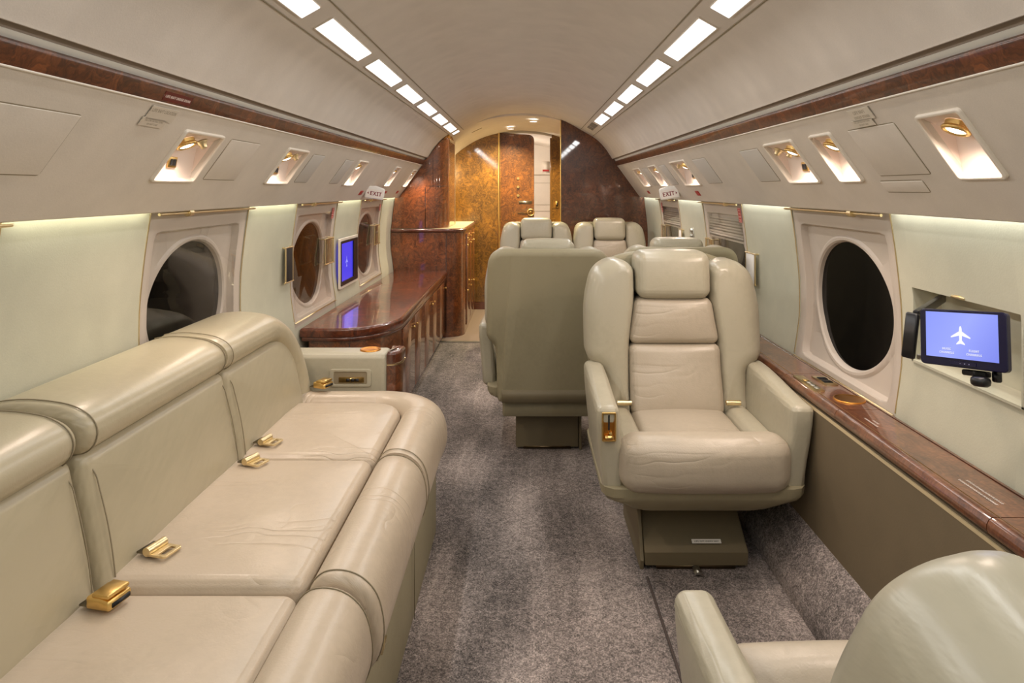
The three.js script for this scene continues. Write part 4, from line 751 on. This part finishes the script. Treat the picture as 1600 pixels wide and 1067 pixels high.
// ------------------------------------------------------------------ right partition, galley beyond
{
  const ysP = [1.832, 1.822, 1.787, 1.733, 1.692, 1.634, 1.597, 1.532, 1.45, 1.428, 1.387, 1.25, 1.128, 1.1, 1.0, 0.9, 0.76, 0.6, 0.45, 0.2, 0.0];
  const pts = []; for (const y of ysP) { const x = profile(y) + 0.015; if (x > 0.325) pts.push([x, y]); }
  const wf = struct('wall_front', prism([[0.325, 1.775], ...pts, [0.325, 0]], 5.795, 5.835, { crease: 0.3 }), M.burl);
  mesh('brass_trim', rodGeo([0.326, 0, -5.795], [0.326, 1.77, -5.795], 0.005, 10), M.brass, wf);
  // passage jamb beside the partition
  const jm = struct('trim_3', new THREE.BoxGeometry(0.02, 1.70, 0.04).translate(0.284, 0.85, -(DG + 0.02)), M.burlGold);
  const pull = thing('jamb_pull', 'small brass pull plate on the orange wood jamb', 'door handle', [0.345, 1.04, -(DG - 0.003)]);
  mesh('plate', softBox(0.03, 0.07, 0.004, 0.0015, { m: [1, 1, 1], k: 1 }), M.brass, pull); mesh('grip', softBox(0.012, 0.04, 0.008, 0.003, { m: [1, 1, 1], k: 2, at: [0, 0, 0.004] }), M.blackSoft, pull);
  // galley ceiling arch
  const arch = spline2([[0, 1.772], [0.20, 1.755], [0.40, 1.70], [0.55, 1.62], [0.70, 1.50], [0.85, 1.33], [1.0, 1.10]], 26), full = [...arch.slice(1).reverse().map((p) => [-p[0], p[1]]), ...arch];
  const front = spline2([[0, 1.815], [0.20, 1.80], [0.40, 1.745], [0.55, 1.66], [0.70, 1.545], [0.85, 1.38], [1.0, 1.13]], 26), ffull = [...front.slice(1).reverse().map((p) => [-p[0], p[1]]), ...front];
  const ring = (pr, d, t) => [...pr.map((p) => [p[0], p[1], -d]), ...offsetLine(pr, t).reverse().map((p) => [p[0], p[1], -d])];
  const gc = struct('ceiling_galley', loft([ring(ffull, 5.84, 0.02), ring(full, DG, 0.02)], { crease: 0.6 }), M.service);
  mesh('seam', tube([[-0.45, 1.70, -6.2], [-0.36, 1.742, -6.2]], 0.002, 4, 5), M.seam, gc);
  mesh('end_header', loft([ring(ffull, 5.835, 0.035), ring(ffull, 5.862, 0.035)], { crease: 0.3 }), M.service, gc);
  // galley lights
  for (const [x, d, lab] of [[-0.11, 6.50, 'left of the two oval galley ceiling downlights'], [0.10, 6.02, 'right of the two oval galley ceiling downlights, nearer the partition']]) {
    const y = 1.795 - (d - 5.84) * 0.043 - Math.abs(x) * 0.05;
    const t = thing('downlight', lab, 'ceiling light', [x, y, -d]);
    mesh('trim_ring', new THREE.TorusGeometry(0.036, 0.004, 8, 28).rotateX(PI / 2), M.lip, t); mesh('lens', new THREE.CylinderGeometry(0.034, 0.034, 0.004, 28), M.bulb, t);
    const sp = new THREE.SpotLight(new THREE.Color(1, 0.85, 0.52), L.galley, 0, 1.25, 0.5, 2); sp.name = 'downlight_lamp'; sp.position.set(x, y - 0.012, -d); sp.target.position.set(x - 0.15, 0, -d - 0.1); scene.add(sp, sp.target);
  }
  { const t = thing('counter_lamp', 'small galley counter lamp hidden behind the tall cabinet', 'lamp', [-0.78, 1.36, -6.5]); mesh('lens', new THREE.SphereGeometry(0.028, 16, 10), M.bulb, t); mesh('mount', new THREE.CylinderGeometry(0.02, 0.03, 0.03, 18).translate(0, 0.035, 0), M.brass, t);
    const pl = new THREE.PointLight(new THREE.Color(1, 0.86, 0.5), 0.55, 0, 2); pl.position.set(-0.78, 1.36, -6.5); pl.name = 'counter_lamp_light'; scene.add(pl); }
  // galley forward wall: gold veneer, hinge, dark door, passage beyond
  const gw = struct('wall_galley');
  const left = [[-1.05, 0], [-0.215, 0], [-0.215, 1.752], ...arch.filter((p) => p[0] > 0.22).map((p) => [-p[0], p[1] + 0.005]), [-1.05, 1.0]];
  mesh('veneer_panel', prism(left, DG, DG + 0.04, { crease: 0.3 }), M.burlGold, gw);
  const rightp = [[0.292, 0], [1.05, 0], [1.05, 1.0], ...arch.filter((p) => p[0] > 0.30).reverse().map((p) => [p[0], p[1] + 0.005]), [0.292, 1.735]];
  mesh('veneer_panel', prism(rightp, DG, DG + 0.04, { crease: 0.3 }), M.burlGold, gw);
  mesh('piano_hinge', rodGeo([-0.232, 0.05, -(DG - 0.006)], [-0.232, 1.75, -(DG - 0.006)], 0.009, 12), M.brass, gw);
  mesh('skirting', new THREE.BoxGeometry(0.8, 0.075, 0.012).translate(-0.63, 0.04, -(DG - 0.008)), M.veneerDark, gw);
  const dsh = outlineShape([[-0.222, 0.01, 0.005], [0.118, 0.01, 0.005], [0.118, 1.733, 0.06], [-0.222, 1.755, 0.005]], 0.01);
  const dr = struct('door_1', transformed(extr(dsh, 0.03, { bevel: 0.003 }), { pos: [0, 0, -(DG + 0.075)] }), phy({ map: burlTex, color: new THREE.Color(1.4, 1.6, 0.7), roughness: 0.35, clearcoat: 1, clearcoatRoughness: 0.05 }));
  const lt = mesh('door_latch', mergeGeometries([new THREE.TorusGeometry(0.032, 0.006, 10, 28), softBox(0.03, 0.03, 0.01, 0.004, { m: [1, 1, 1], k: 2 })]), M.brass, dr); lt.position.set(0.085, 0.962, -(DG + 0.035));
  mesh('latch_bar', softBox(0.13, 0.006, 0.006, 0.002, { m: [1, 1, 1], k: 1, at: [0.02, 0.955, -(DG + 0.036)] }), M.brassPale, dr);
  for (let k = 0; k < 3; k++) mesh('door_button', transformed(new THREE.CylinderGeometry(0.013, 0.013, 0.01, 18).rotateX(PI / 2), { pos: [-0.042, 1.13 + k * 0.085, -(DG + 0.038)] }), M.brass, dr);
  mesh('door_plate', softBox(0.13, 0.028, 0.004, 0.001, { m: [1, 1, 1], k: 1, at: [0.03, 1.062, -(DG + 0.039)] }), M.metal, dr);
  // entry beyond
  const we = struct('wall_entry', new THREE.BoxGeometry(2.2, 2.0, 0.04).translate(0, 1.0, -8.6), M.service);
  for (const y of [1.37, 1.27, 1.0, 0.92]) mesh('panel_joint', new THREE.BoxGeometry(0.6, y === 1.37 ? 0.01 : 0.004, 0.006).translate(0.25, y, -8.578), M.seam, we);
  const bx = mesh('access_cover', softBox(0.1, 0.14, 0.01, 0.003, { m: [1, 1, 1], k: 1, at: [0.285, 1.47, -8.578] }), M.lip, we);
  mesh('placard', printedPlate(0.08, 0.022, '#c9283a', '', '#fff', [0.285, 1.425, -8.572]), M.red, we);
  function printedPlate(w, h, a, b, c, pos) { return transformed(plate(w, h, 0.003), { pos }); }
  struct('wall_entry_side', new THREE.BoxGeometry(0.04, 2.0, 1.7).translate(1.05, 1.0, -7.75), M.service); struct('wall_entry_left', new THREE.BoxGeometry(0.04, 2.0, 1.7).translate(-1.05, 1.0, -7.75), M.service);
  struct('ceiling_entry', slab([...arch.slice(1).reverse().map((p) => [-p[0], p[1]]), ...arch].map((p) => [p[0], p[1] - 0.02]), 0.02, DG + 0.045, 8.6), M.service);
  const sp = new THREE.PointLight(new THREE.Color(1, 0.9, 0.78), 2.4, 0, 2); sp.position.set(-0.45, 1.45, -7.6); sp.name = 'entry_lamp_light'; scene.add(sp);
  const el = thing('downlight', 'unseen ceiling lamp in the entry beyond the door', 'ceiling light', [-0.45, 1.45, -7.6]); mesh('lens', new THREE.SphereGeometry(0.03, 16, 10), M.bulb, el);
  // side walls of the galley and the end behind the viewer
  struct('wall_galley_left', new THREE.BoxGeometry(0.04, 1.4, DG - DB + 0.1).translate(-1.085, 0.7, -(DG + DB) / 2), M.service); struct('wall_galley_right', new THREE.BoxGeometry(0.04, 1.4, DG - DB + 0.1).translate(1.085, 0.7, -(DG + DB) / 2), M.service);
  struct('wall_back', new THREE.BoxGeometry(2.3, 1.95, 0.05).translate(0, 0.95, -D0 + 0.02), M.wall);
}
// ------------------------------------------------------------------ right side: dado and veneer ledge
{
  mesh('dado_panel', slab([[0.886, 0.168], [0.8895, 0.538]].reverse(), 0.012, D0, 3.05), M.dado, walls[1]);
  const t = thing('side_ledge', 'long glossy veneer ledge along the right wall below the windows', 'ledge');
  const joints = [1.135, 1.30, 1.937, 2.315, 3.05];
  for (let i = 0; i + 1 < joints.length; i++) {
    const a = joints[i] + 0.0012, b = joints[i + 1] - 0.0012;
    const tp = mesh('ledge_top', slab([[1.03, 0.573], [0.914, 0.573]], 0.02, a, b), M.veneer, t);
    const e = [[0.914, 0.5735], [0.905, 0.5732], [0.898, 0.569], [0.894, 0.561], [0.893, 0.551], [0.896, 0.543], [0.902, 0.5385], [0.914, 0.538]];
    const ed = mesh('ledge_edge', prism(e, a, b, { crease: 0.9 }), M.veneer, t);
    mesh('inlay_line', softBox(0.0015, 0.0008, b - a, 0.0003, { m: [1, 1, 1], k: 1, at: [0.918, 0.5735, -(a + b) / 2] }), M.inlay, tp);
  }
  mesh('under_trim', softBox(0.008, 0.008, 3.05 - 1.135, 0.002, { m: [1, 1, 1], k: 1, at: [0.892, 0.534, -(3.05 + 1.135) / 2] }), std({ color: col(196, 176, 138), roughness: 0.5 }), t);
  mesh('back_joint', softBox(0.004, 0.003, 3.05 - 1.135, 0.001, { m: [1, 1, 1], k: 1, at: [1.020, 0.573, -(3.05 + 1.135) / 2] }), M.veneerDark, t);
  const cupPos = [0.978, 0.574, -2.03];
  const cup = mesh('cup_holder', new THREE.LatheGeometry([[0.0, 0.0006], [0.036, 0.0006], [0.039, 0.0025], [0.042, 0.003], [0.0445, 0.0015], [0.0445, -0.001]].map((p) => new THREE.Vector2(...p)), 40), M.copper, t); cup.position.set(...cupPos);
  mesh('cup_rim', new THREE.TorusGeometry(0.042, 0.0025, 8, 40).rotateX(PI / 2), M.brass, cup);
  const cp = mesh('control_panel', softBox(0.034, 0.006, 0.17, 0.003, { m: [1, 1, 1], k: 2, at: [0.924, 0.576, -2.19] }), M.brassPale, t);
  for (let k = 0; k < 4; k++) mesh('control_button', softBox(0.016, 0.004, 0.022, 0.0015, { m: [1, 1, 1], k: 1, at: [0.925, 0.579, -(2.13 + k * 0.028)] }), k < 3 ? M.metal : M.brass, cp);
  const sw = mesh('switch_plate', softBox(0.045, 0.004, 0.10, 0.0015, { m: [1, 1, 1], k: 1, at: [0.99, 0.575, -2.225] }), M.brassPale, t);
  for (let k = 0; k < 2; k++) mesh('switch', softBox(0.028, 0.005, 0.026, 0.0015, { m: [1, 1, 1], k: 1, at: [0.99, 0.577, -(2.205 + k * 0.036)] }), M.blackSoft, sw);
  // stencilled notices on the ledge (flat lettering)
  const notice = (d, x, len, rows, wd) => {
    const m = printed(512, 128, (g, w, h) => { g.clearRect(0, 0, w, h); g.fillStyle = '#d8cac2'; g.textAlign = 'center'; g.textBaseline = 'middle'; g.font = 'bold 32px sans-serif'; rows.forEach((r, i) => g.fillText(r, w / 2, (i + 0.5) * h / rows.length, w * 0.96)); }, { rough: 0.25 }); m.transparent = true;
    const g = new THREE.BoxGeometry(len, wd, 0.0006); basisGeo(g, V3(x, 0.5737, -d), V3(0, 0, 1), V3(1, 0, 0), V3(0, 1, 0)); mesh('notice', g, m, t);
  };
  notice(1.83, 0.948, 0.11, ['LIFE VEST', 'STOWED UNDER SEAT'], 0.026); notice(1.41, 0.955, 0.17, ['STOW TABLE FOR TAXI', 'TAKEOFF AND LANDING'], 0.028);
}
// ------------------------------------------------------------------ monitors
const planeDraw = (g, cx, cy, k, fill, edge) => { g.save(); g.translate(cx, cy); g.scale(k, k); g.beginPath(); g.moveTo(0, -50); g.quadraticCurveTo(9, -44, 9, -18); g.lineTo(58, 14); g.lineTo(58, 22); g.lineTo(9, 8); g.lineTo(8, 34); g.lineTo(26, 54); g.lineTo(26, 60); g.lineTo(0, 54); g.lineTo(-26, 60); g.lineTo(-26, 54); g.lineTo(-8, 34); g.lineTo(-9, 8); g.lineTo(-58, 22); g.lineTo(-58, 14); g.lineTo(-9, -18); g.quadraticCurveTo(-9, -44, 0, -50); g.fillStyle = edge; g.save(); g.translate(4, 5); g.fill(); g.restore(); g.fillStyle = fill; g.fill(); g.restore(); };
{
  // niche in the right wall panel
  const n = walls[1], x0 = wallX(0.84);
  const nm = M.wall;
  mesh('niche_back', new THREE.BoxGeometry(0.008, 0.20, 0.41).translate(x0 + 0.075, 0.837, -1.625), nm, n);
  mesh('niche_top', new THREE.BoxGeometry(0.085, 0.006, 0.41).translate(x0 + 0.038, 0.935, -1.625), M.windowTrim, n);
  mesh('niche_bottom', new THREE.BoxGeometry(0.085, 0.006, 0.41).translate(x0 + 0.038, 0.739, -1.625), nm, n);
  for (const d of [1.423, 1.827]) mesh('niche_cheek', new THREE.BoxGeometry(0.085, 0.20, 0.006).translate(x0 + 0.038, 0.837, -d), nm, n);
  const t = thing('swing_monitor', 'small black monitor with lit blue screen swung out of the right wall niche', 'monitor');
  const TL = V3(0.892, 0.932, -1.50), TR = V3(0.973, 0.950, -1.345), BL = V3(0.874, 0.815, -1.50), ex = TR.clone().sub(TL), up0 = TL.clone().sub(BL);
  const c = TL.clone().add(TR).add(BL).add(TR.clone().sub(TL).add(BL)).multiplyScalar(0.25), w = ex.length(), ey = up0.clone().addScaledVector(ex, -up0.dot(ex) / ex.lengthSq()), h = ey.length();
  ex.normalize(); ey.normalize(); const ez = ex.clone().cross(ey);
  const put = (g, a, b, d) => basisGeo(g, c.clone().addScaledVector(ex, a).addScaledVector(ey, b).addScaledVector(ez, d), ex, ey, ez);
  mesh('monitor_body', put(extr(roundShape(-w / 2, -h / 2, w / 2, h / 2, 0.009), 0.010, { bevel: 0.002 }), 0, 0, -0.012), M.navy, t);
  const scr = printed(640, 400, (g, W, H) => { const gr = g.createLinearGradient(0, 0, W, H); gr.addColorStop(0, '#8795f0'); gr.addColorStop(0.5, '#98a4f8'); gr.addColorStop(1, '#7b86e6'); g.fillStyle = gr; g.fillRect(0, 0, W, H); planeDraw(g, W * 0.5, H * 0.47, 1.5, '#f4f4fb', '#2b2fa8'); g.font = 'bold 26px sans-serif'; g.textAlign = 'center'; for (const [a, b, x] of [['MUSIC', 'CHANNELS', 0.3], ['FLIGHT', 'CHANNELS', 0.68]]) for (const [o, f] of [[2, '#4a4fae'], [0, '#eef0ff']]) { g.fillStyle = f; g.fillText(a, W * x + o, H * 0.83 + o); g.fillText(b, W * x + o, H * 0.91 + o); } }, { emit: 0.95 });
  mesh('screen', put(plate(w * 0.83, h * 0.80, 0.001), -0.001, 0.006, 0.0008), scr, t);
  const ic = printed(256, 40, (g, W, H) => { g.fillStyle = '#0b0930'; g.fillRect(0, 0, W, H); g.fillStyle = '#c8c8e6'; g.font = 'bold 30px sans-serif'; g.textBaseline = 'middle'; g.textAlign = 'center'; ['✆', '■', '−', '+', '•', '○'].forEach((x, i) => g.fillText(x, 22 + i * 42, H / 2)); }, { rough: 0.3 });
  mesh('button_row', put(plate(w * 0.30, 0.007, 0.001), 0.002, -h / 2 + 0.0085, 0.0008), ic, t);
  // folding arm: hinge in the niche, forearm and upright
  const pin = V3(1.085, 0.925, -1.76), elbow = V3(0.893, 0.905, -1.55);
  mesh('arm', put(softBox(0.030, h * 0.86, 0.012, 0.005, { m: [1, 2, 1], k: 3, crease: 0.8 }).rotateZ(-0.13), -w / 2 - 0.026, -0.002, -0.006), M.black, t);
  { const A = V3(1.10, 0.912, -1.775), B = c.clone().addScaledVector(ex, -w / 2 - 0.016).addScaledVector(ey, h * 0.36).addScaledVector(ez, -0.01), dir = B.clone().sub(A), len = dir.length(); dir.normalize(); const u2 = V3(0, 1, 0).addScaledVector(dir, -dir.y).normalize(), s2 = dir.clone().cross(u2); mesh('arm', basisGeo(softBox(len, 0.024, 0.014, 0.006, { m: [4, 1, 1], k: 3, crease: 0.8 }), A.clone().add(B).multiplyScalar(0.5), dir, u2, s2), M.black, t); }
  mesh('hinge_bar', put(softBox(0.05, 0.012, 0.012, 0.004, { m: [1, 1, 1], k: 2 }), -w / 2 + 0.005, -h / 2 + 0.012, -0.02), M.metal, t);
  mesh('tilt_knob', put(transformed(new THREE.LatheGeometry([[0, 0.010], [0.012, 0.010], [0.017, 0.006], [0.018, 0], [0.017, -0.006], [0.012, -0.010], [0, -0.010]].map((p) => new THREE.Vector2(...p)), 28), {}), 0.036, -h / 2 - 0.022, 0.0), M.black, t);
  mesh('knob_bracket', put(mergeGeometries([softBox(0.05, 0.012, 0.02, 0.004, { m: [1, 1, 1], k: 2, at: [0.012, -0.004, 0] }), softBox(0.014, 0.022, 0.016, 0.004, { m: [1, 1, 1], k: 2, at: [0.048, -0.006, -0.006] })]), 0.008, -h / 2 - 0.004, -0.014), M.black, t);
  const lc = thing('niche_latch', 'small brass latch above the monitor niche', 'latch', [x0 - 0.004, 0.935, -1.63]);
  mesh('latch_plate', softBox(0.014, 0.006, 0.05, 0.002, { m: [1, 1, 1], k: 2, crease: 0.6 }), M.brassPale, lc); mesh('latch_tab', softBox(0.006, 0.014, 0.03, 0.002, { m: [1, 1, 1], k: 1, at: [-0.001, 0.006, 0] }), M.brassPale, lc);
  const li = new THREE.RectAreaLight(new THREE.Color(0.5, 0.55, 1), 1.2, w * 0.8, h * 0.75); li.name = 'screen_lamp'; li.position.copy(c).addScaledVector(ez, 0.006); li.lookAt(li.position.clone().add(ez)); scene.add(li);
}
{
  const t = thing('wall_monitor', 'flat black-framed wall monitor with deep blue screen above the credenza', 'monitor', [0, 0, 0]);
  const x = -1.035, d0 = 3.945, d1 = 4.335, y0 = 0.635, y1 = 0.892, dm = (d0 + d1) / 2, ym = (y0 + y1) / 2;
  const put = (g, dx) => transformed(g, { pos: [x + dx, ym, -dm], rot: [0, PI / 2, 0] });
  const fr = roundShape(-(d1 - d0) / 2, -(y1 - y0) / 2, (d1 - d0) / 2, (y1 - y0) / 2, 0.006); fr.holes.push(roundHole(-(d1 - d0) / 2 + 0.012, -(y1 - y0) / 2 + 0.024, (d1 - d0) / 2 - 0.10, (y1 - y0) / 2 - 0.014, 0.002));
  mesh('bezel', put(extr(fr, 0.012, { bevel: 0.001 }), 0), M.black, t);
  const scr = printed(640, 400, (g, W, H) => { g.fillStyle = '#4640e0'; g.fillRect(0, 0, W, H); planeDraw(g, W * 0.5, H * 0.5, 1.1, '#9a9cf6', '#2b2fa8'); }, { emit: 0.9 });
  mesh('screen', transformed(plate(d1 - d0 - 0.108, y1 - y0 - 0.034, 0.002), { pos: [x + 0.004, ym + 0.005, -(dm - 0.044)], rot: [0, PI / 2, 0] }), scr, t);
  mesh('pale_surround', put((() => { const s2 = roundShape(-(d1 - d0) / 2 - 0.016, -(y1 - y0) / 2 - 0.016, (d1 - d0) / 2 + 0.016, (y1 - y0) / 2 + 0.016, 0.008); s2.holes.push(roundHole(-(d1 - d0) / 2, -(y1 - y0) / 2, (d1 - d0) / 2, (y1 - y0) / 2, 0.006)); return extr(s2, 0.008, { bevel: 0.002 }); })(), 0), M.lip, t);
  const li = new THREE.RectAreaLight(new THREE.Color(0.3, 0.3, 1), 0.8, d1 - d0 - 0.06, y1 - y0 - 0.04); li.name = 'screen_lamp'; li.position.set(x + 0.02, ym, -dm); li.lookAt(0, ym, -dm); scene.add(li);
}
{ // small controls on the right wall between the two far windows
  const t = thing('wall_control', 'small grey control with knob on the cream panel between the far right windows', 'wall control', [wallX(0.91) - 0.004, 0.91, -4.2]);
  mesh('base_plate', softBox(0.008, 0.10, 0.05, 0.003, { m: [1, 1, 1], k: 2, crease: 0.6 }), M.metal, t);
  for (const [y, r] of [[0.032, 0.014], [0.0, 0.010]]) mesh('knob', transformed(new THREE.CylinderGeometry(r, r * 1.15, 0.014, 18), { pos: [-0.01, y, 0], rot: [0, 0, PI / 2] }), M.metal, t);
  mesh('slot', softBox(0.004, 0.03, 0.012, 0.001, { m: [1, 1, 1], k: 1, at: [-0.0035, -0.032, 0] }), M.blackSoft, t);
}
// ------------------------------------------------------------------ brass and clear plastic pockets beside the windows
function pocket(s, d0, d1, y0, y1, label, mat = M.acrylic) {
  const y = (y0 + y1) / 2, x = s * (wallX(y) - 0.02), t = thing('wall_pocket', label, 'wall pocket', [x, y, -(d0 + d1) / 2]), h = (y1 - y0) / 2, w = (d1 - d0) / 2;
  mesh('clear_front', softBox(0.004, 2 * h, 2 * w, 0.0015, { m: [1, 1, 1], k: 1, crease: 0.5 }), mat, t);
  mesh('side_rod', rodGeo([0, -h, -w], [0, h, -w], 0.004, 10), M.brassPale, t); mesh('side_rod', rodGeo([0, -h, w], [0, h, w], 0.004, 10), M.brassPale, t);
  for (const q of [-1, 1]) mesh('cross_rod', rodGeo([0, q * h, -w - 0.012], [0, q * h, w + 0.012], 0.0035, 10), M.brassPale, t);
  for (const q of [-1, 1]) mesh('standoff', rodGeo([0, h, q * w], [s * 0.03, h, q * w], 0.004, 8), M.brassPale, t);
  return t;
}
pocket(-1, 3.66, 3.82, 0.79, 0.925, 'brass-edged clear pocket at the far side of the second left window');
pocket(-1, 4.86, 5.03, 0.80, 0.935, 'brass-edged clear pocket at the far side of the left window beyond the wall monitor');
pocket(-1, 3.06, 3.15, 0.775, 0.93, 'black-backed brass-edged pocket at the near side of the second left window', M.blackSoft);
pocket(1, 3.70, 3.85, 0.80, 0.92, 'brass-edged clear pocket at the far side of the middle right window');
pocket(1, 4.95, 5.10, 0.80, 0.93, 'brass-edged clear pocket at the far side of the last right window');
pocket(1, 3.03, 3.15, 0.77, 0.905, 'white brass-edged pocket just behind the full-view chair on the right wall', M.white);
pocket(1, 4.44, 4.52, 0.80, 0.93, 'white brass-edged pocket between the two far right windows', M.white);

renderer.render(scene, camera);
